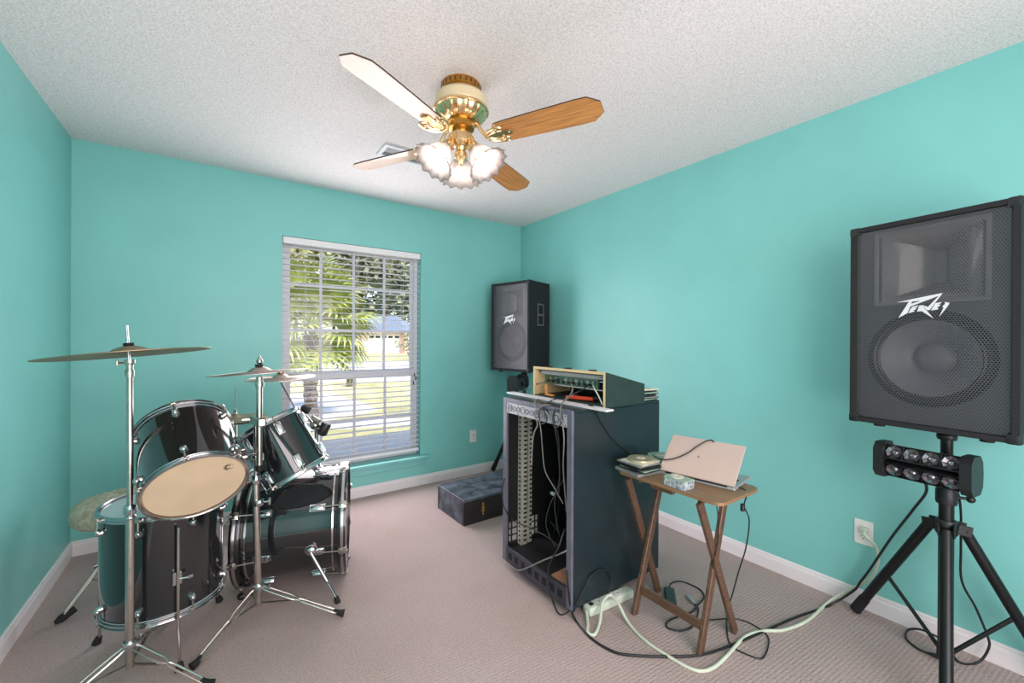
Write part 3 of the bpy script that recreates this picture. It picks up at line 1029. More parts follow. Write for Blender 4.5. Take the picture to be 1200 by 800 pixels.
kb.build('clamp_knob', M['black'], pst, label='black clamp knob')
ka, kc = at_d(354, 477, 2.31), at_d(366, 483, 2.31)
MB().lathe([(0, 0), (0.018, 0), (0.023, 0.006), (0.023, 0.044), (0.018, 0.050), (0, 0.052)], axis_mat(bi @ ka, bi3 @ (kc-ka)), seg=8).build('clamp_knob', M['black'], pst, label='black clamp knob')
# holder plate, a part of the leaning tom
hp_ = lq2 @ at_d(360, 492, 2.31)
sd2 = Vector((hp_.x, hp_.y, 0)).normalized()
b2_ = sd2*0.146+Vector((0, 0, min(hp_.z, 0.24)))
MB().box((0, 0, 0), (0.045, 0.055, 0.020), bev=0.006, seg=2, mat=axis_mat(b2_+sd2*0.008, sd2, (0, 0, 1))).build('mount_plate', M['chrome'], t2)
MB().cyl(b2_+sd2*0.012, hp_, 0.010, 12).build('mount_arm', M['chrome'], t2)

# cymbals
def cymbal(label, c, r, tilt, toward, m, group=None):
    n = Vector((toward[0]*math.sin(tilt), toward[1]*math.sin(tilt), math.cos(tilt)))
    t = thing('cymbal', label, 'cymbal', group=group)
    spun(t, axis_mat(c, n, (1, 0, 0)))
    hb = r*0.085
    rb = r*0.24
    prof = [(0.006, hb+0.010), (rb*0.35, hb+0.0085), (rb*0.7, hb+0.002), (rb*0.92, hb-0.006), (rb*1.05, hb-0.0105)]
    z1 = hb-0.0105
    k = 10
    for i in range(1, k+1):
        f_ = i/k
        q = rb*1.05+(r-rb*1.05)*f_
        prof.append((q, z1*(1-f_**1.25)))
    low = [(q, z-0.0014) for q, z in prof][::-1]
    MB().lathe(prof+low+[prof[0]], seg=72).build('plate', m, t)
    gr = MB()
    for i in range(14):
        f_ = 0.06+0.9*i/14
        q = rb*1.05+(r-rb*1.05)*f_
        z = z1*(1-f_**1.25)
        gr.lathe([(q-0.0007, z+0.0002), (q, z+0.0008), (q+0.0007, z+0.0001)], seg=72)
    gr.build('lathe_groove', m, t)
    fl = MB()
    fl.lathe([(0.0, hb+0.010), (0.015, hb+0.010), (0.016, hb+0.014), (0.015, hb+0.020), (0.0, hb+0.020)], seg=16)
    fl.build('felt_washer', M['rubber'], t, label='dark felt washer')
    return t, n
Lf = (-cr.x, -cr.y)
c1p = pz(152, 783, 0.075)-cr*0.004
c1p.z = 1.217
cymbal('largest cymbal, bronze, alone on the tall chrome stand at far left', c1p, 0.243, R(6.3), Lf, M['cymbal'], 'cymbals of the drum kit')
c2p = b2+cr*0.021-Vector((cf.x, cf.y, 0))*0.035
c2p.z = zz(1.121)
cymbal('bronze cymbal on the chrome stand before the bass drum', c2p, 0.193, R(4.2), Lf, M['cymbal2'], 'cymbals of the drum kit')
c3p = Vector((0.286, 2.682, 1.056))
cymbal('smaller cymbal on a slanting rod, overlapping the window', c3p, 0.178, R(3.0), (-cr.x*0.5-cf.x*0.85, -cr.y*0.5-cf.y*0.85), M['cymbal2'], 'cymbals of the drum kit')

def stand_leg(par, hub, foot, base):
    """two flat parallel rods from the hub to a rubber foot, and a brace to the pole's end"""
    hub, foot, base = Vector(hub), Vector(foot), Vector(base)
    d = (foot-hub)
    h = Vector((d.x, d.y, 0)).normalized()
    s = Vector((-h.y, h.x, 0))
    p = lambda t_, w, dz=0: hub+d*t_+s*w+Vector((0, 0, dz))
    m = MB()
    for q in (-1, 1):
        m.tube([p(0.02, q*0.004), p(0.12, q*0.012), p(0.40, q*0.013), p(0.47, q*0.005), p(0.55, q*0.009), p(0.90, q*0.010), p(0.95, q*0.005)], 0.0042, 6, sub=3)
    m.cyl(p(0.47, -0.009), p(0.47, 0.009), 0.0035, 6)
    m.cyl(p(0.90, -0.012), p(0.90, 0.012), 0.0035, 6)
    lg = m.build('leg', M['chrome2'], par, world=True)
    MB().tube([p(0.90, 0), p(0.97, 0), foot+h*0.012], [0.009, 0.017], 10).build('rubber_foot', M['rubber'], lg, world=True)
    MB().bar(base+h*0.010+Vector((0, 0, 0.005)), p(0.47, 0, -0.004), 0.010, 0.004).build('brace', M['chrome2'], par, world=True)

def collar(par, c, r, h, knob=None, name='collar'):
    m = MB()
    m.lathe([(0, -h/2), (r, -h/2), (r+0.002, -h/2+0.003), (r+0.002, h/2-0.003), (r, h/2), (0, h/2)], Matrix.Translation(c), seg=18)
    if knob is not None:
        k = Vector(knob).normalized()
        m.cyl(Vector(c), Vector(c)+k*(r+0.028), 0.0045, 8)
        m.bar(Vector(c)+k*(r+0.024)+Vector((0, 0, -0.016)), Vector(c)+k*(r+0.024)+Vector((0, 0, 0.016)), 0.006, 0.012, up=k, bev=0.002)
    return m.build(name, M['chrome'], par, world=True)

# stand of the large cymbal
b1 = pz(152, 783, 0.075)*1.0
b1.z = 0
s1 = thing('cymbal_stand', 'tall chrome cymbal stand at far left, straight pole on a flat tripod', 'stand', b1)
MB().cyl(b1+Vector((0, 0, 0.078)), b1+Vector((0, 0, 0.66)), 0.0135, 18).build('lower_tube', M['chrome2'], s1, world=True)
tp1 = Vector((c1p.x, c1p.y, 0))
MB().cyl(b1+Vector((0, 0, 0.655)), Vector((tp1.x, tp1.y, 1.17)), 0.0098, 16).build('upper_tube', M['chrome2'], s1, world=True)
nm1 = Vector((Lf[0]*math.sin(R(6.3)), Lf[1]*math.sin(R(6.3)), math.cos(R(6.3))))
m_ = MB().cyl((tp1.x, tp1.y, 1.165), c1p+nm1*0.105, 0.0042, 10)
m_.build('cymbal_rod', M['chrome'], s1, world=True)
m_ = MB().lathe([(0, -0.05), (0.013, -0.05), (0.014, -0.03), (0.010, -0.02), (0.012, -0.004), (0.016, 0.0), (0.016, 0.012), (0, 0.012)], Matrix.Translation((tp1.x, tp1.y, 1.185)), seg=16)
m_.cyl((tp1.x-0.03, tp1.y+0.008, 1.185), (tp1.x, tp1.y, 1.185), 0.004, 8).box((tp1.x-0.034, tp1.y+0.009, 1.185), (0.008, 0.010, 0.022), bev=0.002)
m_.build('tilter', M['chrome2'], s1, world=True)
collar(s1, b1+Vector((0, 0, 0.655)), 0.017, 0.032, (0.2, -0.9, 0))
collar(s1, b1+Vector((0, 0, 0.625)), 0.0155, 0.012)
collar(s1, b1+Vector((0, 0, 0.160)), 0.018, 0.036, (0.7, 0.7, 0.0), 'hub')
f1 = pz(245, 806, 0)
f2 = pz(196, 730, 0)
a1, a2 = math.atan2(f1.y-b1.y, f1.x-b1.x), math.atan2(f2.y-b1.y, f2.x-b1.x)
f3 = b1+Vector((math.cos((a1+a2)/2+PI), math.sin((a1+a2)/2+PI), 0))*0.30
for q in (f1, f2, f3):
    stand_leg(s1, b1+Vector((0, 0, 0.164)), q+Vector((0, 0, 0.014)), b1+Vector((0, 0, 0.086)))

# stand before the bass drum
s2 = thing('cymbal_stand', 'chrome cymbal stand with two clamped tubes and splayed tripod before the bass drum', 'stand', b2)
bq = b2+Vector((-0.012, 0.008, 0))
uq = b2+cr*0.021-Vector((cf.x, cf.y, 0))*0.035
MB().cyl(b2+Vector((0, 0, zz(0.025))), bq+Vector((0, 0, zz(0.62))), 0.0150, 18).build('lower_tube', M['chrome2'], s2, world=True)
MB().cyl(bq+Vector((0, 0, zz(0.61))), bq+Vector((0, 0, zz(0.895))), 0.0095, 16).build('middle_tube', M['chrome'], s2, world=True)
up2 = MB().cyl(uq+Vector((0, 0, zz(0.690))), uq+Vector((0, 0, zz(1.09))), 0.0125, 16).build('upper_tube', M['chrome2'], s2, world=True)
MB().cyl(uq+Vector((0, 0, zz(0.668))), uq+Vector((0, 0, zz(0.695))), 0.0135, 14).build('rubber_cap', M['rubber'], up2, world=True)
MB().cyl(uq+Vector((0, 0, zz(1.08))), c2p+Vector((0, 0, 0.062)), 0.0042, 10).build('cymbal_rod', M['chrome'], s2, world=True)
m_ = MB().lathe([(0, 0.0), (0.008, 0.0), (0.013, 0.006), (0.013, 0.014), (0.008, 0.024), (0.004, 0.034), (0, 0.040)], Matrix.Translation((c2p.x, c2p.y, c2p.z+0.038)), seg=14)
m_.build('wing_nut', M['chrome2'], s2, world=True)
m_ = MB().lathe([(0, -0.03), (0.016, -0.03), (0.018, -0.016), (0.013, 0), (0.014, 0.014), (0, 0.016)], Matrix.Translation(uq+Vector((0, 0, zz(1.085)))), seg=16)
m_.build('tilter', M['chrome2'], s2, world=True)
m_ = MB()
m_.bar(bq+(bq-uq)*0.8+Vector((0, 0, zz(0.895))), uq+(uq-bq)*0.8+Vector((0, 0, zz(0.895))), 0.036, 0.040, bev=0.006)
m_.bar(bq+(bq-uq)*0.5+Vector((0, 0, zz(0.897))), bq+(bq-uq)*0.5+Vector((-0.05, 0.005, zz(0.897))), 0.012, 0.014, bev=0.003)
m_.build('double_clamp', M['chrome2'], s2, world=True)
collar(s2, bq+Vector((0, 0, zz(0.722))), 0.017, 0.022, (0.6, -0.8, 0.1))
collar(s2, bq+Vector((0, 0, zz(0.615))), 0.019, 0.036, (0.95, -0.3, 0.2))
collar(s2, b2+Vector((0, 0, zz(0.508))), 0.018, 0.026, (1, -0.25, 0))
collar(s2, b2+Vector((0, 0, zz(0.110))), 0.020, 0.036, (0.8, -0.5, -0.1), 'hub')
for q in (pz(400, 722, 0), pz(228, 783, 0), pz(283, 703, 0)):
    stand_leg(s2, b2+Vector((0, 0, zz(0.115))), q+Vector((0, 0, 0.014)), b2+Vector((0, 0, zz(0.03))))

# boom stand that carries the smaller cymbal
jt = EYE + (cf*FPX + cr*(366-600) + cu*(400-515))*(2.72/FPX)
b3 = Vector((jt.x, jt.y, 0))
s3 = thing('cymbal_stand', 'chrome boom stand hidden behind the bass drum, its rod slanting up leftwards', 'stand', b3)
MB().cyl(b3+Vector((0, 0, 0.03)), jt, 0.012, 14).build('lower_tube', M['chrome2'], s3, world=True)
dirb = (c3p-jt).normalized()
MB().cyl(jt-dirb*0.10, c3p+Vector((0, 0, -0.022))-dirb*0.01, 0.0055, 10).build('boom', M['chrome2'], s3, world=True)
MB().cyl(jt-dirb*0.13, jt-dirb*0.08, 0.018, 12).build('counterweight', M['black'], s3, world=True)
MB().cyl(c3p+Vector((0, 0, -0.03)), c3p+Vector((0, 0, 0.05)), 0.004, 8).build('cymbal_rod', M['chrome'], s3, world=True)
MB().lathe([(0, 0.0), (0.016, 0.0), (0.018, 0.010), (0.014, 0.022), (0, 0.024)], Matrix.Translation(c3p+Vector((0, 0, 0.024))), seg=14).build('wing_nut', M['cymbal'], s3, world=True)
collar(s3, jt, 0.018, 0.04, (0.5, -0.8, 0), 'boom_clamp')
for k in range(3):
    a = R(35+120*k)
    stand_leg(s3, b3+Vector((0, 0, 0.14)), b3+Vector((math.cos(a)*0.25, math.sin(a)*0.25, 0.014)), b3+Vector((0, 0, 0.035)))

# hi-hat behind the toms
bh = Vector((0.085, 3.16, 0))
hh = thing('hi_hat', 'hi-hat with paired cymbals and thin pull rod behind the rack toms', 'hi-hat', bh)
MB().cyl(bh+Vector((0, 0, 0.03)), bh+Vector((0, 0, 0.74)), 0.011, 14).build('lower_tube', M['chrome2'], hh, world=True)
MB().cyl(bh+Vector((0, 0, 0.73)), bh+Vector((0, 0, 0.975)), 0.0034, 8).build('pull_rod', M['chrome'], hh, world=True)
for z, s, lbl in ((0.772, 1, 'upper'), (0.762, -1, 'lower')):
    prof = [(0.006, s*0.026), (0.022, s*0.023), (0.036, s*0.013), (0.042, s*0.010), (0.10, s*0.006), (0.178, 0.0)]
    low = [(q, zz-s*0.0014) for q, zz in prof][::-1]
    MB().lathe(prof+low+[prof[0]], Matrix.Translation(bh+Vector((0, 0, z))), seg=56).build('hat_plate', M['cymbal'], hh, world=True)
MB().lathe([(0, 0), (0.014, 0), (0.016, 0.008), (0.009, 0.014), (0.010, 0.030), (0, 0.032)], Matrix.Translation(bh+Vector((0, 0, 0.796))), seg=14).build('clutch', M['chrome2'], hh, world=True)
for k in range(3):
    a = R(80+120*k)
    stand_leg(hh, bh+Vector((0, 0, 0.16)), bh+Vector((math.cos(a)*0.24, math.sin(a)*0.24, 0.014)), bh+Vector((0, 0, 0.035)))

# drummer's stool
th_c = Vector((-0.395, 2.745, 0))
st = thing('drum_stool', 'round drum stool with mottled sage seat beside the left wall', 'stool', th_c)
def wob(r, z, a):
    return (r*(1+0.012*math.sin(3*a+1)), z+0.004*math.sin(2*a))
MB().lathe([(0, 0.403), (0.120, 0.400), (0.152, 0.403), (0.167, 0.420), (0.173, 0.448), (0.168, 0.480), (0.150, 0.504), (0.106, 0.519), (0.05, 0.525), (0, 0.526)], seg=48, fn=wob).build('seat', M['seatfur'], st)
MB().lathe([(0, 0.375), (0.055, 0.375), (0.060, 0.385), (0.100, 0.402), (0, 0.404)], seg=24).build('seat_bracket', M['black'], st)
MB().cyl((0, 0, 0.07), (0, 0, 0.38), 0.0125, 14).build('post', M['chrome2'], st)
MB().lathe([(0, -0.018), (0.020, -0.018), (0.022, 0), (0.020, 0.018), (0, 0.018)], Matrix.Translation((0, 0, 0.285)), seg=16).build('hub', M['chrome'], st)
ff = pz(64, 732, 0)
a0 = math.atan2(ff.y-th_c.y, ff.x-th_c.x)
rl = 0.285
for k in range(3):
    a = a0+2*PI*k/3
    if k == 0:
        rr = math.hypot(ff.x-th_c.x, ff.y-th_c.y)-0.02
    else:
        rr = 0.24
    d = Vector((math.cos(a), math.sin(a), 0))
    s = Vector((-d.y, d.x, 0))
    m_ = MB()
    for q in (-1, 1):
        m_.tube([d*0.018+s*q*0.009+Vector((0, 0, 0.285)), d*(rr*0.5)+s*q*0.010+Vector((0, 0, 0.155)), d*rr+s*q*0.006+Vector((0, 0, 0.022))], 0.0048, 8, sub=3)
    lg = m_.build('leg', M['chrome2'], st)
    MB().tube([d*(rr-0.045)+Vector((0, 0, 0.040)), d*rr+Vector((0, 0, 0.018)), d*(rr+0.02)+Vector((0, 0, 0.008))], [0.014, 0.018, 0.008], 12).build('rubber_foot', M['rubber'], lg)
    MB().bar(d*(rr*0.5)+Vector((0, 0, 0.152)), Vector((0, 0, 0.09))+d*0.012, 0.010, 0.005).build('brace', M['chrome2'], st)

# ------------------------------------------------------------------ wooden step box
A_, B_, C_ = pz(513, 595, 0), pz(543.6, 617, 0), pz(588, 604.5, 0)
ux = (A_-B_).normalized()
ux.z = 0
vx = Vector((ux.y, -ux.x, 0))
if vx.dot(C_-B_) < 0:
    vx = -vx
sb = thing('wooden_box', 'low scuffed black wooden box on the carpet left of the equipment rack', 'box', B_, math.atan2(vx.y, vx.x))
wl, wd_, wh = 0.62, (A_-B_).length, 0.178
if (Matrix.Rotation(sb.rotation_euler.z, 3, 'Z') @ Vector((0, 1, 0))).dot(ux) < 0:
    sgn = -1
else:
    sgn = 1
t_ = 0.018
MB().bb((0, 0, 0), (wl, sgn*t_, wh-t_), bev=0.002).build('front_board', M['boxside'], sb)
MB().bb((0, sgn*(wd_-t_), 0), (wl, sgn*wd_, wh-t_), bev=0.002).build('rear_board', M['boxside'], sb)
MB().bb((0, sgn*t_, 0), (t_, sgn*(wd_-t_), wh-t_), bev=0.002).build('end_board', M['boxpaint'], sb)
MB().bb((wl-t_, sgn*t_, 0), (wl, sgn*(wd_-t_), wh-t_), bev=0.002).build('end_board', M['boxside'], sb)
MB().bb((-0.002, -sgn*0.002, wh-t_), (wl+0.002, sgn*(wd_+0.002), wh), bev=0.003).build('top_board', M['boxpaint'], sb)
mk = MB()
fy = -sgn*0.0016
cxm = 0.155
for z0, z1, w_ in ((0.055, 0.118, 0.011), (0.072, 0.080, 0.030), (0.092, 0.100, 0.026)):
    mk.bb((cxm-w_/2, fy, z0), (cxm+w_/2, 0, z1))
mk.ball((cxm, fy/2, 0.122), 0.009, 10, 6, s=(1, 0.12, 1))
mk.ball((cxm, fy/2, 0.052), 0.008, 10, 6, s=(1, 0.12, 1))
mk.build('gold_mark', M['gold'], sb, label='worn gold painted mark')

# ------------------------------------------------------------------ equipment rack
RX0, RX1, RY0, RY1, RZ0, RZ1 = 1.312, 1.958, 1.392, 1.950, 0.045, 0.955
rk = thing('equipment_rack', 'tall dark open-fronted equipment rack cabinet on casters', 'rack', ((RX0+RX1)/2, (RY0+RY1)/2, 0))
def wr(mb, name, m, parent=rk, **k):
    return mb.build(name, m, parent, world=True, **k)
wr(MB().bb((RX0+0.012, RY0, RZ0), (RX1, RY0+0.016, RZ1-0.012), bev=0.002), 'side_panel', M['rack'])
# far side panel with a vent of bars low down near the front
vx0, vx1, vz0, vz1 = 1.345, 1.555, 0.13, 0.245
m_ = MB()
m_.bb((RX0+0.012, RY1-0.016, RZ0), (vx0, RY1, RZ1-0.012)).bb((vx1, RY1-0.016, RZ0), (RX1, RY1, RZ1-0.012))
m_.bb((vx0, RY1-0.016, RZ0), (vx1, RY1, vz0)).bb((vx0, RY1-0.016, vz1), (vx1, RY1, RZ1-0.012))
fp = wr(m_, 'side_panel', M['dark'])  # black, not the rack's enamel: the shade inside is put into the colour
for i in range(5):
    x = vx0+(vx1-vx0)*(i+0.5)/5
    wr(MB().bb((x-0.004, RY1-0.012, vz0), (x+0.004, RY1-0.006, vz1)), 'vent_bar', M['rack'], fp)
for j in range(2):
    z = vz0+(vz1-vz0)*(j+1)/3
    wr(MB().bb((vx0, RY1-0.0125, z-0.003), (vx1, RY1-0.0055, z+0.003)), 'vent_bar', M['rack'], fp)
wr(MB().bb((RX0+0.012, RY0, RZ1-0.012), (RX1, RY1, RZ1), bev=0.002), 'top_panel', M['rack'])
wr(MB().bb((RX0+0.014, RY0+0.016, 0.098), (RX1-0.016, RY1-0.016, 0.112)), 'bottom_panel', M['dark'])  # coloured black as well, for the shade inside the rack
wr(MB().bb((RX1-0.016, RY0+0.016, RZ0), (RX1-0.001, RY1-0.016, RZ1-0.012)), 'back_panel', M['dark'])  # black stands in for the depth of shade at the back
# front frame
fr = MB()
fr.bb((RX0, RY0-0.001, RZ0), (RX0+0.014, RY0+0.034, RZ1), bev=0.002)
wr(fr, 'front_post', M['rackedge'])
wr(MB().bb((RX0, RY1-0.034, RZ0), (RX0+0.014, RY1+0.001, RZ1), bev=0.002), 'front_post', M['rackedge'])
wr(MB().bb((RX0, RY0+0.034, RZ1-0.022), (RX0+0.014, RY1-0.034, RZ1), bev=0.001), 'front_header', M['rackedge'])
lp_ = wr(MB().bb((RX0, RY0+0.034, RZ0), (RX0+0.014, RY1-0.034, 0.130), bev=0.001), 'lower_grille', M['rackgrille'])
for k in range(8):
    y = RY0+0.075+k*(RY1-RY0-0.15)/7
    wr(MB().bb((RX0-0.0007, y-0.016, 0.072), (RX0+0.001, y+0.016, 0.108)), 'grille_slot', M['dark'], lp_)
# outlet panel across the top of the opening
op = wr(MB().bb((RX0+0.001, RY0+0.034, 0.873), (RX0+0.009, RY1-0.034, 0.932), bev=0.001), 'patch_panel', M['panel'], label='light grey panel with a row of round knockouts')
for k in range(12):
    y = RY1-0.065-k*0.0385
    rr_ = 0.014 if k not in (0, 3, 6, 10) else 0.019
    ko = MB()
    arc(ko, rr_*0.82, rr_, 0, 2*PI, 0.0016, axis_mat((RX0+0.0009, y, 0.903), (-1, 0, 0)), seg=24)
    if k in (0, 6, 9):
        ko.lathe([(0, 0), (0.004, 0), (0.004, 0.0015), (0, 0.0015)], axis_mat((RX0+0.0009, y, 0.903), (-1, 0, 0)), seg=10)
    wr(ko, 'knockout', M['rackedge'] if k % 2 else M['black'], op)
for y in (RY0+0.045, RY0+0.14, RY1-0.14, RY1-0.045):
    for z in (0.880, 0.925):
        wr(MB().lathe([(0, 0), (0.0035, 0), (0.0028, 0.0012), (0, 0.0015)], axis_mat((RX0+0.0009, y, z), (-1, 0, 0)), seg=8), 'screw', M['dark'], op)
# slotted mounting rails on the far side, seen through the front
for x0, w_, y0 in ((1.405, 0.040, RY1-0.050), (1.456, 0.028, RY1-0.044)):
    m_ = MB()
    m_.bb((x0, y0, 0.113), (x0+w_, y0+0.0025, 0.862)).bb((x0, y0+0.0025, 0.113), (x0+0.0025, RY1-0.016, 0.862))
    ra = wr(m_, 'mounting_rail', M['rail'])
    s_ = MB()
    for k in range(28):
        z = 0.132+k*0.0258
        s_.bb((x0+w_*0.42, y0-0.0008, z), (x0+w_*0.95, y0+0.0005, z+0.0105))
        s_.bb((x0-0.0008, y0+0.010, z), (x0+0.0005, y0+0.024, z+0.0105))
    wr(s_, 'rail_slots', M['dark'], ra)['kind'] = 'stuff'
# the pair on the near side
for x0, w_, y0 in ((1.405, 0.040, RY0+0.0475), (1.456, 0.028, RY0+0.0415)):
    m_ = MB()
    m_.bb((x0, y0, 0.113), (x0+w_, y0+0.0025, 0.862)).bb((x0, RY0+0.016, 0.113), (x0+0.0025, y0, 0.862))
    wr(m_, 'mounting_rail', M['rail'])
for cx_, cy_ in ((RX0+0.06, RY0+0.05), (RX0+0.06, RY1-0.05), (RX1-0.06, RY0+0.05), (RX1-0.06, RY1-0.05)):
    m_ = MB()
    m_.cyl((cx_-0.006, cy_-0.009, 0.0185), (cx_-0.006, cy_+0.009, 0.0185), 0.0185, 18)
    m_.bar((cx_, cy_-0.012, 0.046), (cx_-0.006, cy_-0.012, 0.016), 0.003, 0.018, up=(1, 0, 0))
    m_.bar((cx_, cy_+0.012, 0.046), (cx_-0.006, cy_+0.012, 0.016), 0.003, 0.018, up=(1, 0, 0))
    m_.bb((cx_-0.02, cy_-0.016, 0.041), (cx_+0.02, cy_+0.016, 0.046))
    wr(m_, 'caster', M['black'])
# brown board lying inside on the rack floor, dark wiring mass above it
bw = thing('board_offcut', 'brown board lying inside the bottom of the rack', 'board', (1.425, 1.500, 0.1125))
MB().box((0, 0, 0.009), (0.17, 0.13, 0.016), bev=0.002, mat=Matrix.Rotation(R(4), 4, 'Z')).build('board', M['brown'], bw)

# white board lying across the rack, sticking out at the right
tag(MB().bb((1.418, 1.285, RZ1), (1.470, 2.075, RZ1+0.009), bev=0.001).build('shelf_board', M['whiteboard']), 'narrow white board lying across the rack top before the wooden case', 'board')

# slanted wooden case on the board
CZ = RZ1+0.0005
cs = thing('wooden_case', 'slant-topped wooden case painted dark green with a raw plywood open front', 'case', (1.500, 1.640, CZ), R(1))
cw, cd_, hf, hb_ = 0.545, 0.30, 0.170, 0.098
tt = 0.014
for y0, y1 in ((-cw/2, -cw/2+tt), (cw/2-tt, cw/2)):
    m_ = MB()
    m_.hexa([(0, y0, 0), (cd_, y0, 0), (cd_, y1, 0), (0, y1, 0)], [(0, y0, hf), (cd_, y0, hb_), (cd_, y1, hb_), (0, y1, hf)])
    o = m_.build('side_panel', [M['casepaint'], M['ply']], cs, smooth_angle=0)
    for p in o.data.polygons:
        inner = (p.normal.y > 0.5 and y0 < 0) or (p.normal.y < -0.5 and y0 > 0)
        if p.normal.x < -0.5 or inner:
            p.material_index = 1
m_ = MB()
zf = lambda x: hf+(hb_-hf)*x/cd_
y0, y1 = -cw/2+tt, cw/2-tt
m_.hexa([(0, y0, hf-tt), (cd_, y0, hb_-tt), (cd_, y1, hb_-tt), (0, y1, hf-tt)], [(0, y0, hf), (cd_, y0, hb_), (cd_, y1, hb_), (0, y1, hf)])
o = m_.build('top_panel', [M['casepaint'], M['ply']], cs, smooth_angle=0)
for p in o.data.polygons:
    if p.normal.x < -0.5:
        p.material_index = 1
MB().bb((0.0, y0, 0), (cd_, y1, 0.010)).build('bottom_panel', M['casepaint'], cs)
MB().bb((cd_-tt, y0, 0.010), (cd_, y1, hb_-tt-0.004)).build('back_panel', M['casepaint'], cs)
for y in (0.17, 0.02, -0.16):
    m_ = MB()
    m_.lathe([(0, 0.012), (0.020, 0.011), (0.024, 0.004), (0.024, -0.004), (0, -0.004)], Matrix.Translation((0.03, y, zf(0.03))), seg=18)
    m_.build('rubber_foot', M['rubber'], cs, label='round black pad on the top edge')
# mixer mounted in the case, its connector panel facing the opening
mx = thing('mixer', 'audio mixer seen from its rear connector panel inside the wooden case', 'mixer', (1.500, 1.640, CZ), R(1))
m_ = MB().bb((0.020, y0+0.012, 0.128), (0.055, y1-0.030, 0.150), bev=0.002)
m_.build('cover_lip', M['casegrey'], mx, label='blue grey metal lip')
MB().bb((0.075, y0+0.10, 0.075), (0.085, y1-0.006, 0.125)).build('rear_panel', M['green'], mx, label='greenish connector panel')
MB().bb((0.060, y0+0.004, 0.068), (0.250, y1-0.10, 0.074)).build('chassis', M['laptop2'], mx)
for k in range(18):
    y = y1-0.040-k*0.0205
    z = 0.104 if k % 2 else 0.088
    jm = MB().lathe([(0, 0), (0.0085, 0), (0.0085, 0.008), (0.005, 0.008), (0.005, 0.003), (0, 0.003)], axis_mat((0.0755, y, z), (-1, 0, 0)), seg=14)
    jm.build('jack_socket', (M['black'], M['chrome'], M['black'], M['red'] if k in (9, 13) else M['panel'])[k % 4], mx)
# tool with red handles, yellow tab
tl = thing('pliers', 'red handled pliers lying in the mouth of the wooden case', 'pliers', (1.53, 1.48, CZ+0.0105))
def wt(mb, name, m, **k):
    return mb.build(name, m, tl, world=True, **k)
wt(MB().tube([(1.495, 1.63, CZ+0.024), (1.510, 1.555, CZ+0.024), (1.535, 1.475, CZ+0.026)], 0.0085, 10, sub=4), 'handle', M['red'])
wt(MB().tube([(1.525, 1.635, CZ+0.024), (1.535, 1.555, CZ+0.024), (1.550, 1.475, CZ+0.026)], 0.0085, 10, sub=4), 'handle', M['red'])
wt(MB().tube([(1.542, 1.485, CZ+0.026), (1.558, 1.440, CZ+0.032), (1.575, 1.405, CZ+0.036)], [0.014, 0.006], 10, sub=4), 'jaw', M['blackmetal'])
tb = thing('orange_tab', 'small orange plastic piece standing in the left of the wooden case', 'plastic piece', (1.525, 1.83, CZ+0.011))
MB().bb((-0.004, -0.011, 0.0), (0.004, 0.011, 0.058), bev=0.002).build('upright', M['orange'], tb)
MB().bb((-0.020, -0.075, 0.0), (-0.002, -0.012, 0.009), bev=0.002).build('base', M['orange'], tb)

# discs piled on the rack behind the case
pz_ = RZ1
pile = [('green disc case at the bottom of the pile behind the wooden case', 'casegreen', 0.012, 3), ('grey disc case second in the pile behind the wooden case', 'casegrey', 0.010, -6), ('dark disc case in the middle of the pile behind the wooden case', 'casedark', 0.012, 8), ('pale green disc case above the dark one behind the wooden case', 'casegreen', 0.011, -4), ('dark disc case near the top of the pile behind the wooden case', 'casedark', 0.010, 5), ('cream disc sleeve topping the pile behind the wooden case', 'paper', 0.006, -9)]
for lb, mm, hh_, an in pile:
    t = thing('disc_case', lb, 'disc case', (1.888, 1.462+0.003*an/4, pz_), R(an), 'disc cases on the rack')
    MB().bb((-0.066, -0.062, 0), (0.066, 0.062, hh_*0.45), bev=0.001).build('tray', M['casedark'] if mm != 'paper' else M['paper'], t)
    MB().bb((-0.068, -0.063, hh_*0.45), (0.068, 0.063, hh_), bev=0.001).build('lid', M[mm], t)
    pz_ += hh_+0.0004
dt = thing('disc', 'loose disc lying on the topmost sleeve behind the wooden case', 'disc', (1.888, 1.465, pz_))
MB().lathe([(0.0075, 0), (0.060, 0), (0.060, 0.0012), (0.0075, 0.0012), (0.0075, 0)], seg=40).build('plate', M['disc'], dt)
MB().lathe([(0.0075, 0.0012), (0.020, 0.0012), (0.020, 0.0016), (0.0075, 0.0016), (0.0075, 0.0012)], seg=28).build('hub_ring', M['paper'], dt)

# ------------------------------------------------------------------ folding tray table
TX0, TX1, TY0, TY1, TZ = 1.552, 1.868, 0.832, 1.342, 0.660
ty = thing('tray_table', 'brown wooden folding tray table with crossed legs beside the rack', 'table', ((TX0+TX1)/2, (TY0+TY1)/2, 0))
def rounded(x0, x1, y0, y1, r, n=6):
    pts = []
    for cx_, cy_, a in ((x1-r, y1-r, 0), (x0+r, y1-r, 90), (x0+r, y0+r, 180), (x1-r, y0+r, 270)):
        for i in range(n+1):
            b = R(a+90*i/n)
            pts.append((cx_+r*math.cos(b), cy_+r*math.sin(b)))
    return pts
MB().prism(rounded(TX0, TX1, TY0, TY1, 0.035), 0.013, Matrix.Translation((0, 0, TZ-0.013))).build('table_top', M['traytop'], ty, world=True)
for y in (TY0+0.105, TY1-0.105):
    MB().bb((TX0+0.035, y-0.011, TZ-0.040), (TX1-0.035, y+0.011, TZ-0.013), bev=0.003).build('batten', M['traywood'], ty, world=True)
MB().bb((TX0+0.010, 1.045, TZ-0.034), (TX0+0.030, 1.155, TZ-0.013), bev=0.003).build('catch', M['traywood'], ty, world=True)
zt = TZ-0.020
near = [(1.588, 1.258), (1.604, 0.944)]
far = [(1.836, 1.306), (1.856, 0.930)]
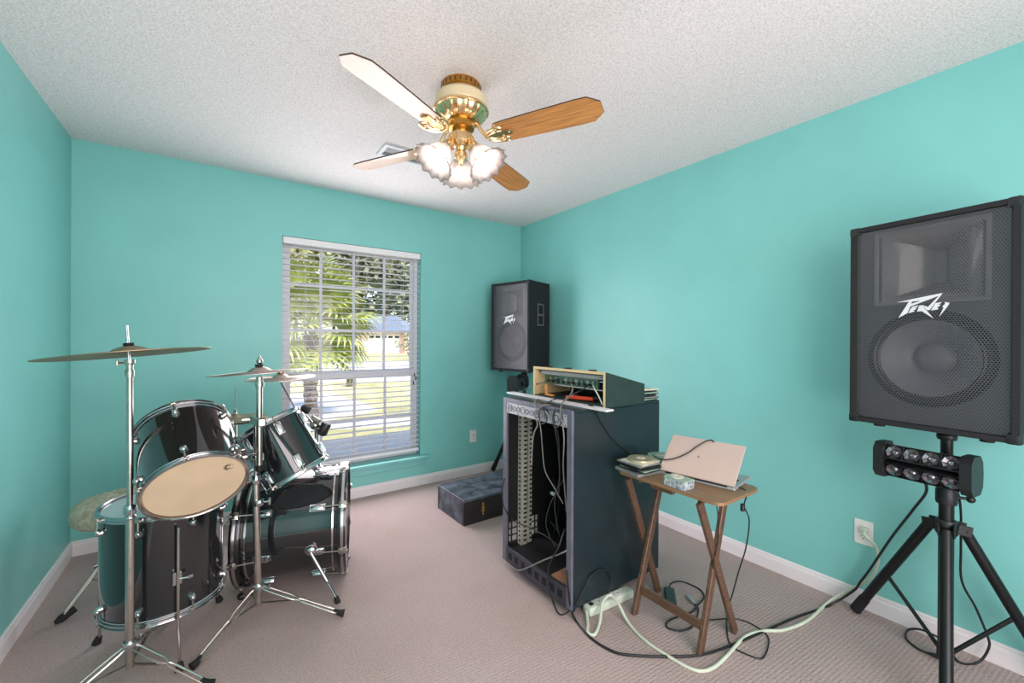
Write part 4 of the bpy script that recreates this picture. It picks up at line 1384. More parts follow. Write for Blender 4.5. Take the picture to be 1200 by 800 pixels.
for i, (x, y) in enumerate(near):
    MB().bar((x, y, 0), (1.815, y+(0.008 if i == 0 else 0.006), zt), 0.019, 0.034, up=(1, 0, 0), bev=0.003).build('leg', M['traywood'], ty, world=True)
for i, (x, y) in enumerate(far):
    MB().bar((x, y, 0), (1.575, y-(0.018 if i == 0 else -0.002)*1.0, zt-0.010), 0.019, 0.034, up=(1, 0, 0), bev=0.003).build('leg', M['traywood'], ty, world=True)
MB().bb((1.622, 0.954, 0.085), (1.636, 1.249, 0.125), bev=0.003).build('stretcher', M['traywood'], ty, world=True)
MB().bb((1.640, 0.948, zt-0.030), (1.656, 1.286, zt-0.006), bev=0.003).build('stretcher', M['traywood'], ty, world=True)
for y in (0.937, 1.281):
    MB().cyl((1.705, y-0.02, 0.325), (1.705, y+0.02, 0.325), 0.005, 10).build('pivot', M['chrome'], ty, world=True)

# laptop, half closed, lid towards the camera
lb_ = Vector((1.672, 1.190, TZ))
rb_ = Vector((1.726, 0.869, TZ))
hx = (rb_-lb_).normalized()
hp = Vector((-hx.y, hx.x, 0))
if hp.x < 0:
    hp = -hp
LW, LD, LL = 0.325, 0.222, 0.205
lt = thing('laptop', 'rosy silver laptop with half-closed lid on the tray table', 'laptop', (lb_+rb_)/2, math.atan2(hp.y, hp.x))
# local x = away from the hinge, local y = along the hinge
MB().bb((0, -LW/2, 0.001), (LD, LW/2, 0.014), bev=0.003).build('base', M['laptop2'], lt)
MB().bb((0.030, -LW/2+0.02, 0.0139), (0.130, LW/2-0.02, 0.0147)).build('keyboard', M['black'], lt)
MB().bb((0.145, -0.055, 0.0139), (0.210, 0.055, 0.0143)).build('touchpad', M['laptop2'], lt)
MB().cyl((0.004, -LW/2+0.03, 0.014), (0.004, LW/2-0.03, 0.014), 0.005, 12).build('hinge', M['black'], lt)
la = R(43)
lmx = Matrix.Translation((0.002, 0, 0.0165)) @ Matrix.Rotation(-la, 4, 'Y')
lid = MB().bb((0, -LW/2, 0.001), (LL, LW/2, 0.007), bev=0.0025, mat=lmx).build('lid', M['laptop'], lt)
MB().bb((0.008, -LW/2+0.008, 0.0002), (LL-0.008, LW/2-0.008, 0.0011), mat=lmx).build('screen', M['screen'], lid)
MB().lathe([(0, 0), (0.0055, 0), (0.0055, 0.0008), (0, 0.0008)], lmx @ Matrix.Translation((LL*0.52, 0.012, 0.007)), seg=16).build('emblem', M['casegrey'], lid, label='small grey dot emblem')

# cases and discs on the table
def flat(name, lb, cat, c, s, rz, mats, group=None, split=0.5):
    t = thing(name, lb, cat, c, rz, group)
    MB().bb((-s[0]/2, -s[1]/2, 0), (s[0]/2, s[1]/2, s[2]*split), bev=min(0.0015, s[2]*0.15)).build('tray', M[mats[0]], t)
    MB().bb((-s[0]/2-0.001, -s[1]/2-0.001, s[2]*split), (s[0]/2+0.001, s[1]/2+0.001, s[2]), bev=min(0.0015, s[2]*0.15)).build('lid', M[mats[1]], t)
    return t
gx, gy = 1.625, 1.262
z = TZ+0.0005
gA = 'cases and sleeves on the tray table'
rzA = R(-8)
flat('disc_case', 'grey case at the bottom of the left pile on the tray table', 'disc case', (gx-0.008, gy+0.006, z), (0.140, 0.150, 0.013), rzA, ('casegrey', 'casegrey'), gA)
z += 0.0134
flat('disc_case', 'green case second from the bottom of the left pile on the tray table', 'disc case', (gx+0.008, gy-0.004, z), (0.130, 0.142, 0.012), rzA+R(7), ('casedark', 'casegreen'), gA)
z += 0.0124
flat('disc_case', 'dark case in the middle of the left pile on the tray table', 'disc case', (gx-0.004, gy, z), (0.136, 0.144, 0.012), rzA-R(2), ('casedark', 'casedark'), gA)
z += 0.0124
flat('disc_case', 'dark grey case under the cream sleeve on the tray table', 'disc case', (gx-0.006, gy+0.002, z), (0.136, 0.144, 0.010), rzA+R(3), ('casedark', 'casegrey'), gA)
z += 0.0104
flat('disc_sleeve', 'cream paper sleeve on top of the left pile on the tray table', 'sleeve', (gx+0.001, gy, z), (0.128, 0.128, 0.004), rzA+R(10), ('paper', 'paper'), gA)
z += 0.0044
dk = thing('disc', 'pale gold disc lying on the cream sleeve on the tray table', 'disc', (gx+0.002, gy-0.006, z))
MB().lathe([(0.0075, 0), (0.060, 0), (0.0605, 0.006), (0.060, 0.011), (0.0075, 0.011), (0.0075, 0)], seg=44).build('plate', M['disc'], dk)
MB().lathe([(0.0075, 0.011), (0.021, 0.011), (0.021, 0.0116), (0.0075, 0.0116), (0.0075, 0.011)], seg=28).build('hub_ring', M['paper'], dk)
g2x, g2y = 1.790, 1.268
z = TZ+0.0005
for lb, s, an, ma, mb_ in (('dark case at the bottom of the pile behind the laptop', (0.13, 0.13, 0.014), 5, 'casedark', 'casedark'), ('pale green case in the pile behind the laptop', (0.136, 0.130, 0.014), -6, 'casegreen', 'casegreen'), ('grey case near the top of the pile behind the laptop', (0.130, 0.126, 0.012), 9, 'casegrey', 'casegreen')):
    flat('disc_case', lb, 'disc case', (g2x, g2y, z), s, R(an), (ma, mb_), gA)
    z += s[2]+0.0004
dk2 = thing('disc', 'pale disc topping the pile behind the laptop', 'disc', (g2x+0.002, g2y, z))
MB().lathe([(0.0075, 0), (0.060, 0), (0.0605, 0.005), (0.060, 0.009), (0.0075, 0.009), (0.0075, 0)], seg=44).build('plate', M['casegreen'], dk2)
MB().lathe([(0.0075, 0.009), (0.021, 0.009), (0.021, 0.0096), (0.0075, 0.0096), (0.0075, 0.009)], seg=28).build('hub_ring', M['paper'], dk2)
# small printed box before the laptop
pb_ = pz(797, 566, TZ+0.02)
bx = thing('small_box', 'small pale box with a blue patterned side before the laptop', 'box', (1.592, 1.035, TZ), R(-4))
MB().bb((-0.034, -0.050, 0), (0.034, 0.050, 0.036), bev=0.002).build('carton', M['pattern'], bx, label='blue and white patterned sides')
MB().bb((-0.035, -0.051, 0.0355), (0.035, 0.051, 0.0395), bev=0.0015).build('lid', M['casegreen'], bx)
MB().lathe([(0.010, 0), (0.026, 0), (0.026, 0.003), (0.010, 0.003), (0.010, 0)], Matrix.Translation((0, 0.008, 0.0395)), seg=28).build('ring', M['paper'], bx)

# ------------------------------------------------------------------ loudspeakers
SW, SH, SD, SB = 0.468, 0.797, 0.34, 0.37
LOGO = dict(
 bar=[(0.0794, 0.4815), (0.0365, 0.4899), (-0.0485, 0.5051), (-0.04, 0.4967), (0.0117, 0.4813), (0.0153, 0.4821), (0.0379, 0.4815)],
 bowl=[(0.0117, 0.4813), (-0.04, 0.4967), (0.041, 0.4626), (0.0383, 0.4726)],
 stem=[(0.0443, 0.4811), (0.0355, 0.4833), (0.041, 0.4626), (0.0493, 0.4381), (0.0751, 0.4218)],
 e=[(0.0409, 0.4498), (0.0345, 0.461), (0.0176, 0.466), (0.0206, 0.4598), (0.0298, 0.4558), (0.0219, 0.4562), (0.0261, 0.45), (0.0325, 0.4473), (0.0273, 0.4431), (0.0459, 0.4375)],
 a=[(0.0143, 0.4643), (0.0071, 0.4652), (-0.0241, 0.4153), (0.0078, 0.4436), (0.0205, 0.4418)],
 v=[(0.0062, 0.4661), (-0.0099, 0.4571), (-0.04, 0.4967), (-0.0481, 0.5044), (-0.0135, 0.4451), (-0.0073, 0.4462)],
 e2=[(-0.0299, 0.4697), (-0.0455, 0.4725), (-0.0437, 0.4675), (-0.0350, 0.4652), (-0.0432, 0.4640), (-0.0390, 0.4570), (-0.0335, 0.4552), (-0.0375, 0.4508), (-0.0358, 0.4466), (-0.0182, 0.4441)],
 y=[(-0.0545, 0.4722), (-0.0673, 0.4684), (-0.0629, 0.458), (-0.0405, 0.421), (-0.0525, 0.4535), (-0.0480, 0.4560), (-0.0560, 0.4650)])
def speaker(label, loc, rz):
    """local frame: the grille faces -x, pole socket at the origin of the bottom"""
    t = thing('loudspeaker', label, 'loudspeaker', loc, rz, 'pair of loudspeakers on stands')
    fx = -0.20                                   # plane of the front edge
    bx_ = fx+SD
    e = 0.018                                    # board thickness
    hw, hb = SW/2, SB/2
    def wall(a, b, name='cabinet_panel'):
        return MB().hexa(a, b)
    # side boards (trapezoid plan)
    cab = MB()
    for s in (-1, 1):
        cab.hexa([(fx, s*hw, 0), (bx_, s*hb, 0), (bx_, s*(hb-e), 0), (fx, s*(hw-e), 0)], [(fx, s*hw, SH), (bx_, s*hb, SH), (bx_, s*(hb-e), SH), (fx, s*(hw-e), SH)])
    cab.hexa([(fx, -hw+e, 0), (bx_, -hb+e, 0), (bx_, hb-e, 0), (fx, hw-e, 0)], [(fx, -hw+e, e), (bx_, -hb+e, e), (bx_, hb-e, e), (fx, hw-e, e)])
    cab.hexa([(fx, -hw+e, SH-e), (bx_, -hb+e, SH-e), (bx_, hb-e, SH-e), (fx, hw-e, SH-e)], [(fx, -hw+e, SH), (bx_, -hb+e, SH), (bx_, hb-e, SH), (fx, hw-e, SH)])
    cab.bb((bx_-e, -hb+e, e), (bx_-0.001, hb-e, SH-e))
    cab.build('cabinet', M['tolex'], t, smooth_angle=20)
    # corner protectors
    for s in (-1, 1):
        for z, up in ((0, 1), (SH, -1)):
            c = MB()
            c.box((fx+0.016, s*(hw-0.014), z+up*0.014), (0.038, 0.034, 0.034), bev=0.006, seg=2)
            c.build('corner_protector', M['black'], t)
    # baffle with its horn and woofer
    bpx = fx+0.030
    wz, wy, wr_ = 0.268, 0.0, 0.182
    hz0, hz1, hyh = 0.485, 0.752, 0.140
    bf = MB()
    y0_, y1_ = -hw+e, hw-e
    # baffle built round a square hole for the woofer and one for the horn
    n = 40
    bf.bb((bpx, y0_, e), (bpx+0.014, y1_, wz-wr_)).bb((bpx, y0_, wz+wr_), (bpx+0.014, y1_, hz0)).bb((bpx, y0_, hz1), (bpx+0.014, y1_, SH-e))
    bf.bb((bpx, y0_, wz-wr_), (bpx+0.014, wy-wr_, wz+wr_)).bb((bpx, wy+wr_, wz-wr_), (bpx+0.014, y1_, wz+wr_))
    bf.bb((bpx, y0_, hz0), (bpx+0.014, -hyh, hz1)).bb((bpx, hyh, hz0), (bpx+0.014, y1_, hz1))
    # corner fillets between round woofer and square hole
    for q in range(4):
        a0 = q*PI/2
        corner = (wy+wr_*math.copysign(1, math.cos(a0+PI/4)), wz+wr_*math.copysign(1, math.sin(a0+PI/4)))
        ring = [(wy+wr_*math.cos(a0+PI/2*i/10), wz+wr_*math.sin(a0+PI/2*i/10)) for i in range(11)]
        vs = [bf.bm.verts.new((bpx, p[0], p[1])) for p in ring]
        cv = bf.bm.verts.new((bpx, corner[0], corner[1]))
        for i in range(10):
            bf.bm.faces.new((cv, vs[i], vs[i+1]))
    bf.build('baffle', M['baffle'], t, smooth_angle=20)
    wm = axis_mat((bpx, wy, wz), (-1, 0, 0))
    MB().lathe([(0.183, 0.0), (0.182, 0.004), (0.170, 0.006), (0.166, 0.000), (0.182, -0.004)], wm, seg=64).build('woofer_frame', M['blackmetal'], t)
    MB().lathe([(0.168, 0.000), (0.162, 0.007), (0.155, 0.001), (0.149, 0.006), (0.143, -0.001)], wm, seg=64).build('surround', M['black'], t)
    MB().lathe([(0.143, -0.001), (0.110, -0.022), (0.075, -0.052), (0.058, -0.066), (0.0, -0.066)], wm, seg=64).build('cone', M['cone'], t)
    MB().lathe([(0.062, -0.064), (0.052, -0.050), (0.034, -0.040), (0.016, -0.036), (0, -0.035)], wm, seg=40).build('dust_cap', M['cone'], t)
    # horn: a flared mouth narrowing to a slot
    hn = MB()
    secs = []
    for i in range(7):
        f_ = i/6
        yy = hyh*(1-f_)**1.6*0.80+hyh*0.20*(1-f_)+0.016
        zz = 0.1335*(1-0.55*f_**0.8)
        secs.append((bpx-0.004+0.115*f_, yy, zz))
    hc = (hz0+hz1)/2
    rings = [[hn.bm.verts.new((x, sy*yy, hc+sz*zz)) for sy, sz in ((-1, -1), (1, -1), (1, 1), (-1, 1))] for x, yy, zz in secs]
    for i in range(6):
        for k in range(4):
            hn.bm.faces.new((rings[i][k], rings[i][(k+1) % 4], rings[i+1][(k+1) % 4], rings[i+1][k]))
    hn.bm.faces.new(rings[-1])
    hn.build('horn', M['horn'], t, smooth_angle=60)
    rim = MB()
    for a, b in (((-0.163, hz0-0.014), (0.163, hz0)), ((-0.163, hz1), (0.163, hz1+0.014)), ((-0.163, hz0), (-0.149, hz1)), ((0.149, hz0), (0.163, hz1))):
        rim.bb((bpx-0.006, a[0], a[1]), (bpx, b[0], b[1]), bev=0.001)
    rim.build('horn_rim', M['horn'], t)
    # perforated grille, one sheet bent back along its edges
    g = MB()
    gx = fx+0.006
    g.face([(gx, y0_+0.004, e+0.004), (gx, y1_-0.004, e+0.004), (gx, y1_-0.004, SH-e-0.004), (gx, y0_+0.004, SH-e-0.004)])
    gr = g.build('grille', M['grille'], t, smooth_angle=0, label='perforated steel grille')
    lg = MB()
    for k, pl in LOGO.items():
        pts = [(p[0], p[1]) for p in pl]
        mt = Matrix(((0, 0, -1, gx-0.0006), (1, 0, 0, 0), (0, 1, 0, 0), (0, 0, 0, 1)))
        lg.prism(pts, 0.003, mt)
    lg.build('badge', M['logo'], gr, smooth_angle=0, label='silver lightning-style PEAVEY badge')
    # recessed side handles
    for s in (-1, 1):
        yc = (hw+hb)/2+0.001
        an = math.atan2(hw-hb, SD)
        hm = Matrix.Translation((fx+SD*0.55, s*(hw-(hw-hb)*0.55), 0.505)) @ Matrix.Rotation(-s*an, 4, 'Z')
        h_ = MB()
        for a, b in (((-0.052, -0.098), (0.052, -0.086)), ((-0.052, 0.086), (0.052, 0.098)), ((-0.052, -0.086), (-0.040, 0.086)), ((0.040, -0.086), (0.052, 0.086))):
            h_.bb((a[0], -0.003, a[1]), (b[0], 0.003, b[1]), mat=hm)
        ho = h_.build('handle_frame', M['horn'], t)
        h2 = MB()
        h2.bb((-0.040, -0.0012, -0.086), (0.040, 0.0012, 0.086), mat=hm)
        h2.build('handle_cup', M['dark'], ho)
        h3 = MB().bb((-0.040, -0.002, -0.012), (0.040, 0.0028, 0.010), bev=0.003, mat=hm)
        h3.build('grip', M['horn'], ho)
    # feet and pole socket
    for s in (-1, 1):
        for x in (fx+0.045, bx_-0.05):
            MB().lathe([(0, 0), (0.017, 0), (0.019, -0.010), (0.017, -0.013), (0, -0.013)], Matrix.Translation((x, s*0.15, 0)), seg=16).build('rubber_foot', M['rubber'], t)
    return t
SP1 = Vector((2.331, 0.356, 0.948))
sp_near = speaker('large black loudspeaker nearest the camera, on the tripod by the right wall', SP1, R(-9.1))
SP2 = Vector((2.322, 3.110, 1.000))
sp_far = dup(sp_near, SP2, R(11.2), 'black loudspeaker on a stand in the far corner beyond the rack')

# tripod stands
def speaker_stand(label, base, top, hub_z, r, angles, pole_bottom):
    t = thing('speaker_stand', label, 'stand', base, 0, 'tripod stands under the loudspeakers')
    b = Vector((0, 0, 0))
    MB().cyl((0, 0, pole_bottom), (0, 0, hub_z+0.16), 0.0225, 20).build('lower_pole', M['blackmetal'], t)
    MB().cyl((0, 0, hub_z+0.12), (0, 0, top), 0.0185, 20).build('upper_pole', M['blackmetal'], t)
    m_ = MB().lathe([(0, top-0.052), (0.027, top-0.052), (0.030, top-0.044), (0.030, top-0.034), (0.024, top-0.028), (0.022, top-0.012), (0.044, top-0.010), (0.046, top-0.0045), (0.040, top-0.0005), (0, top-0.0005)], seg=28)
    m_.build('top_flange', M['black'], t)
    m_ = MB().lathe([(0, hub_z+0.10), (0.030, hub_z+0.10), (0.032, hub_z+0.11), (0.032, hub_z+0.15), (0.027, hub_z+0.165), (0, hub_z+0.165)], seg=24)
    m_.cyl((0, 0, hub_z+0.13), (0.02, -0.055, hub_z+0.13), 0.006, 10).ball((0.022, -0.062, hub_z+0.13), 0.014, 12, 8)
    m_.build('collar', M['black'], t)
    m_ = MB().lathe([(0, hub_z-0.02), (0.029, hub_z-0.02), (0.033, hub_z-0.012), (0.034, hub_z+0.03), (0.029, hub_z+0.038), (0, hub_z+0.038)], seg=24)
    for a in angles:
        d = Vector((math.cos(R(a)), math.sin(R(a)), 0))
        s = Vector((-d.y, d.x, 0))
        for q in (-1, 1):
            m_.bar(d*0.024+s*q*0.021+Vector((0, 0, hub_z+0.012)), d*0.066+s*q*0.021+Vector((0, 0, hub_z+0.006)), 0.007, 0.040, bev=0.002)
        m_.cyl(d*0.054+s*-0.027+Vector((0, 0, hub_z+0.006)), d*0.054+s*0.027+Vector((0, 0, hub_z+0.006)), 0.007, 10)
    m_.build('hub', M['black'], t)
    MB().lathe([(0, pole_bottom-0.004), (0.025, pole_bottom-0.004), (0.025, pole_bottom+0.034), (0, pole_bottom+0.034)], seg=20).build('lower_collar', M['black'], t)
    rs = r if isinstance(r, (list, tuple)) else [r]*len(angles)
    for a, rr in zip(angles, rs):
        d = Vector((math.cos(R(a)), math.sin(R(a)), 0))
        p0 = d*0.050+Vector((0, 0, hub_z+0.008))
        p1 = d*rr+Vector((0, 0, 0.024))
        lg = MB().cyl(p0, p0.lerp(p1, 0.93), 0.0185, 16).build('leg', M['blackmetal'], t)
        MB().cone(p0.lerp(p1, 0.86), p1+(p1-p0).normalized()*0.004, 0.0205, 0.0225, 16).build('rubber_foot', M['rubber'], lg)
        pm = p0.lerp(p1, 0.56)
        MB().cyl(d*0.018+Vector((0, 0, pole_bottom+0.016)), pm, 0.0075, 10).build('brace', M['blackmetal'], t)
    return t
speaker_stand('black tripod stand under the large near loudspeaker', (SP1.x, SP1.y, 0), SP1.z, 0.546, [0.335, 0.345, 0.315], [69, 189.2, 301], 0.05)
speaker_stand('black tripod stand under the far corner loudspeaker', (SP2.x, SP2.y, 0), SP2.z, 0.62, [0.335, 0.30, 0.30], [115, 222, 302], 0.10)

# LED light fixtures clamped to the stands
def light_bar(label, loc, rz, length, hgt=0.140):
    """local: long along y, eight lamps facing -x in two rows"""
    t = thing('light_fixture', label, 'stage light', loc, rz, 'twin-row stage lights on the stands')
    hl_ = length/2
    cap = [(-0.050, -0.046), (-0.030, -0.070), (0.030, -0.070), (0.052, -0.044), (0.056, 0.0), (0.052, 0.044), (0.030, 0.070), (-0.030, 0.070), (-0.050, 0.046)]
    for s in (-1, 1):
        mt = Matrix(((1, 0, 0, 0), (0, 0, 1, s*hl_-(0.032 if s > 0 else 0)), (0, 1, 0, 0), (0, 0, 0, 1)))
        c = MB().prism(cap, 0.032, mt)
        c.build('end_housing', M['black'], t, smooth_angle=20)
    yl = hl_-0.032
    MB().bb((0.006, -yl, -0.050), (0.040, yl, 0.050), bev=0.004).build('rear_housing', M['black'], t)
    for s in (1, -1):
        rm = Matrix.Translation((-0.014, 0, s*0.031)) @ Matrix.Rotation(R(22)*s, 4, 'Y')
        hb2 = MB()
        hb2.bb((-0.006, -yl, -0.029), (0.030, yl, 0.029), mat=rm)
        ho = hb2.build('lamp_row', M['blackmetal'], t)
        fr_ = MB()
        fr_.bb((-0.016, -yl, -0.030), (-0.006, yl, -0.026), mat=rm).bb((-0.016, -yl, 0.026), (-0.006, yl, 0.030), mat=rm)
        nn = 4
        for k in range(nn+1):
            y = -yl+2*yl*k/nn
            fr_.bb((-0.016, max(-yl, y-0.002), -0.026), (-0.006, min(yl, y+0.002), 0.026), mat=rm)
        fr_.build('row_frame', M['blackmetal'], ho)
        for k in range(nn):
            y = -yl+2*yl*(k+0.5)/nn
            cm = rm @ axis_mat((-0.0065, y, 0), (-1, 0, 0), (0, 1, 0))
            cw_ = yl/nn-0.003
            q = MB()
            q.lathe([(0.010, -0.001), (cw_*1.05, 0.007), (cw_*1.05, 0.0085), (0.010, 0.0005), (0.010, -0.001)], cm, seg=8)
            q.build('reflector', M['lens'], ho, smooth_angle=10)
            q = MB()
            q.ball((0, 0, 0), 0.013, 10, 5, mat=cm, s=(1, 1, 0.75))
            q.build('lens', M['lens'], ho, smooth_angle=10)
    # clamp arm to the pole
    MB().bb((0.036, -0.020, -0.016), (0.064, 0.020, 0.016), bev=0.003).build('clamp_arm', M['black'], t)
    return t
lc = Vector((2.236, 0.402, 0.797))
lv = Vector((-0.038, -0.242, 0)).normalized()          # towards the near end
light_bar('black stage light with eight lamps in two rows on the near stand', lc, math.atan2(-lv.y, -lv.x)-PI/2, 0.285)
jj = MB()
l2 = EYE + (cf*FPX + cr*(607-600) + cu*(400-449))*(3.55/FPX)
light_bar('black stage light seen end-on under the far corner loudspeaker', (l2.x, l2.y, l2.z), R(-58), 0.24)

# ------------------------------------------------------------------ power strip, cords
ps = thing('power_strip', 'pale green six-socket power strip on the carpet at the foot of the rack', 'power strip', (0, 0, 0))
p0, p1 = Vector((1.405, 1.385, 0)), Vector((1.690, 1.318, 0))
p0 = pz(690, 730, 0)+Vector((0.03, 0.045, 0))
p1 = pz(742, 700, 0)+Vector((0.0, 0.02, 0))
ps.location = (p0+p1)/2
dv = p1-p0
ps.rotation_euler = (0, 0, math.atan2(dv.y, dv.x))
pl_len = dv.length
MB().bb((-pl_len/2, -0.027, 0.001), (pl_len/2, 0.027, 0.042), bev=0.008, seg=3).build('housing', M['strip'], ps)
for k in range(6):
    x = -pl_len/2+0.075+k*(pl_len-0.11)/5.6
    so = MB().prism(rounded(x-0.014, x+0.014, -0.017, 0.017, 0.006, 3), 0.0012, Matrix.Translation((0, 0, 0.0418))).build('socket', M['outlet'], ps)
    MB().bb((x-0.007, -0.006, 0.0428), (x+0.001, -0.004, 0.0434)).bb((x-0.007, 0.004, 0.0428), (x+0.001, 0.006, 0.0434)).bb((x+0.005, -0.002, 0.0428), (x+0.009, 0.002, 0.0434)).build('slots', M['dark'], so)
MB().bb((-pl_len/2+0.018, -0.010, 0.041), (-pl_len/2+0.040, 0.010, 0.047), bev=0.002).build('switch', M['casedark'], ps, label='dark rocker switch')

def cable(label, pts, r, m, sub=6, cat='cable', name='cable', group=None):
    o = MB().tube(pts, r, 8, sub=sub).build(name, m)
    return tag(o, label, cat, group)
def fl(lst, z):
    return [pz(x, y, z) for x, y in lst]

def cling(x, y, X, r=0.007):
    p = px_(x, y, X)
    return p if p.z > r else pz(x, y, r)

# white extension cord: wall outlet to power strip
wc = thing('extension_cord', 'thick pale extension cord from the right wall outlet to the power strip', 'cord', (XR-0.02, 0.66, 0.38))
q = [Vector((XR-0.034, 0.652, 0.380)), Vector((XR-0.050, 0.645, 0.368)), px_(1026, 640, XR-0.045), px_(1029, 657, XR-0.040), px_(1022, 675, XR-0.042), cling(1006, 686, 2.490), cling(990, 694, 2.480), cling(970, 706, 2.470)]
q += fl([(946, 727), (918, 738), (896, 739), (873, 746), (851, 769), (834, 783), (815, 785), (787, 771), (757, 751)], 0.007)
q += [pz(737, 730, 0.012), pz(724, 706, 0.055), pz(715, 697, 0.070), pz(706, 706, 0.060), pz(703, 728, 0.018), pz(697, 743, 0.008), pz(689, 741, 0.008), pz(689, 731, 0.010)]
q += [ps.location + Vector((math.cos(ps.rotation_euler.z), math.sin(ps.rotation_euler.z), 0))*(-pl_len/2-0.001)+Vector((0, 0, 0.02))]
MB().tube(q, 0.0066, 10, sub=6).build('lead', M['cablegreen'], wc, world=True)
pg = MB().box((XR-0.0195, 0.658, 0.3815), (0.024, 0.030, 0.026), bev=0.006, seg=2)
pg.build('plug', M['cablegreen'], wc, world=True)

# heavy black cable from the near stage light across the floor to the rack
bc = [pz(668, 690, 0.03)+Vector((0, 0, 0))]
lq_ = [px_(664, 668, 1.300), px_(666, 692, 1.292), pz(672, 722, 0.012)] + fl([(690, 745), (712, 760), (735, 767), (790, 769), (830, 765), (880, 746), (930, 724), (972, 709)], 0.006)
lq_ += [cling(1000, 692, 2.455), cling(1008, 682, 2.455)]
e1 = lc+Vector((0.045, 0.03, -0.03))
lq_ += [px_(1020, 666, 2.45), px_(1045, 629, 2.41), px_(1070, 597, 2.36), px_(1086, 573, 2.315)]
lq_.append(e1)
cable('long black cable running from the near stage light along the floor to the rack', lq_, 0.0052, M['cableblack'], name='floor_cable')

# loose cord at the foot of the near stand
lcq = [lc+Vector((0.050, -0.06, -0.01)), px_(1125, 589, 2.36)]
lcq += [px_(1126, 640, 2.44), px_(1127, 680, 2.46), px_(1143, 711, 2.48), cling(1156, 742, 2.490), cling(1159, 758, 2.490, 0.006)]
lcq += [cling(a, b, 2.495, 0.006) for a, b in [(1146, 776), (1123, 775), (1108, 752), (1090, 742), (1077, 737), (1064, 738), (1062, 748), (1076, 760), (1090, 766)]]
lo_ = thing('loose_cable', 'loose black cord with a plug on the carpet at the near stand', 'cord', pz(1110, 765, 0))
MB().tube(lcq, 0.0042, 8, sub=6).build('lead', M['cableblack'], lo_, world=True)
pp, pq = pz(1090, 766, 0.010), pz(1104, 770, 0.010)
m_ = MB().cone(pp, pq, 0.006, 0.011, 10)
m_.bar(pq+Vector((0, 0.005, 0)), pq+(pq-pp).normalized()*0.016+Vector((0, 0.005, 0)), 0.0015, 0.006).bar(pq-Vector((0, 0.005, 0)), pq+(pq-pp).normalized()*0.016-Vector((0, 0.005, 0)), 0.0015, 0.006)
m_.build('plug', M['cableblack'], lo_, world=True)

# laptop charger: brick, mains lead and thin lead up to the laptop
ch = thing('laptop_charger', 'laptop charger brick with looped leads under the tray table', 'charger', pz(785, 708, 0))
c0, c1 = pz(784, 690, 0.014), pz(787, 712, 0.014)
MB().bar(c0, c1, 0.050, 0.026, bev=0.006).build('brick', M['casedark'], ch, world=True)
q = [c0+(c0-c1).normalized()*0.004, pz(787, 683, 0.012)]+fl([(798, 681), (812, 686), (822, 692), (825, 700), (818, 708), (812, 716), (801, 720), (784, 727), (781, 734), (790, 738), (802, 738), (812, 733), (817, 722), (818, 712)], 0.0045)
q += [pz(813, 706, 0.008)]
MB().tube(q, 0.0038, 8, sub=6).build('mains_lead', M['cableblack'], ch, world=True)
pp, pq = pz(815, 708, 0.010), pz(806, 699, 0.012)
m_ = MB().cone(pp, pq, 0.006, 0.011, 10)
m_.bar(pq+Vector((0.005, 0, 0)), pq+(pq-pp).normalized()*0.018+Vector((0.005, 0, 0)), 0.0015, 0.006).bar(pq-Vector((0.005, 0, 0)), pq+(pq-pp).normalized()*0.018-Vector((0.005, 0, 0)), 0.0015, 0.006)
m_.build('plug', M['chrome'], ch, world=True)
lr = Matrix.Rotation(lt.rotation_euler.z, 4, 'Z')
lq3 = [lt.location + (lr @ Vector((0.055, -LW/2-0.001, 0.007))), lt.location+(lr @ Vector((0.060, -LW/2-0.03, -0.01)))]
lq3 += [px_(872, 592, 1.86), px_(878, 610, 1.89), px_(874, 642, 1.90), px_(866, 668, 1.91), px_(860, 690, 1.90), pz(853, 716, 0.02)]
lq3 += fl([(852, 740), (858, 757), (879, 768), (893, 771), (900, 758), (899, 744), (881, 731), (861, 725), (833, 726), (815, 728)], 0.004)
MB().tube(lq3, 0.0028, 8, sub=6).build('thin_lead', M['cableblack'], ch, world=True)
fk = MB().lathe([(0.0030, -0.016), (0.008, -0.016), (0.009, -0.012), (0.009, 0.012), (0.008, 0.016), (0.003, 0.016)], axis_mat(px_(872, 595, 1.86)+Vector((0.0, 0.006, 0)), (0.2, 0.1, 1)), seg=14)
fk.build('cable_tie', M['black'], ch, world=True)
# short wire hanging under the table
cable('thin black wire hanging from the tray table edge at its right crossed legs', [px_(838, 583, 1.66), px_(841, 600, 1.665), px_(842, 625, 1.67), px_(839, 645, 1.67), px_(835, 661, 1.67)], 0.0022, M['cableblack'], name='hanging_wire')
# cable draped over the laptop lid
zl_ = lambda x, y, dd: EYE+(cf*FPX+cr*(x-600)+cu*(400-y))*(dd/FPX)
def on_lid(x, y, off=0.006):
    o_ = lt.location + (lr @ Vector((0.002, 0, 0.0165)))
    nrm = lr.to_3x3() @ Vector((-math.sin(la), 0, math.cos(la)))
    o_ = o_ + nrm*(0.007+off)
    d = cf*FPX+cr*(x-600)+cu*(400-y)
    return EYE + d*((o_-EYE).dot(nrm)/d.dot(nrm))
cable('thin dark cable draped across the laptop lid', [Vector((1.70, 1.245, TZ+0.068)), on_lid(776, 538), on_lid(790, 537), on_lid(805, 531), on_lid(818, 522), on_lid(828, 516.5), on_lid(834, 515.5), on_lid(837, 518, 0.002)], 0.0026, M['cableblack'], name='draped_cable')
cable('thin dark cable slanting down the rack side to the cases on the tray table', [(1.445, 1.42, RZ1+0.012), (1.447, 1.386, RZ1+0.006), py_(702, 490, RY0-0.006), py_(708, 500, RY0-0.007), py_(717, 513, RY0-0.008), py_(728, 524, RY0-0.010), px_(738, 530, 1.70)+Vector((0, 0, 0)), px_(750, 535, 1.72)], 0.0026, M['cableblack'], name='slanting_cable')

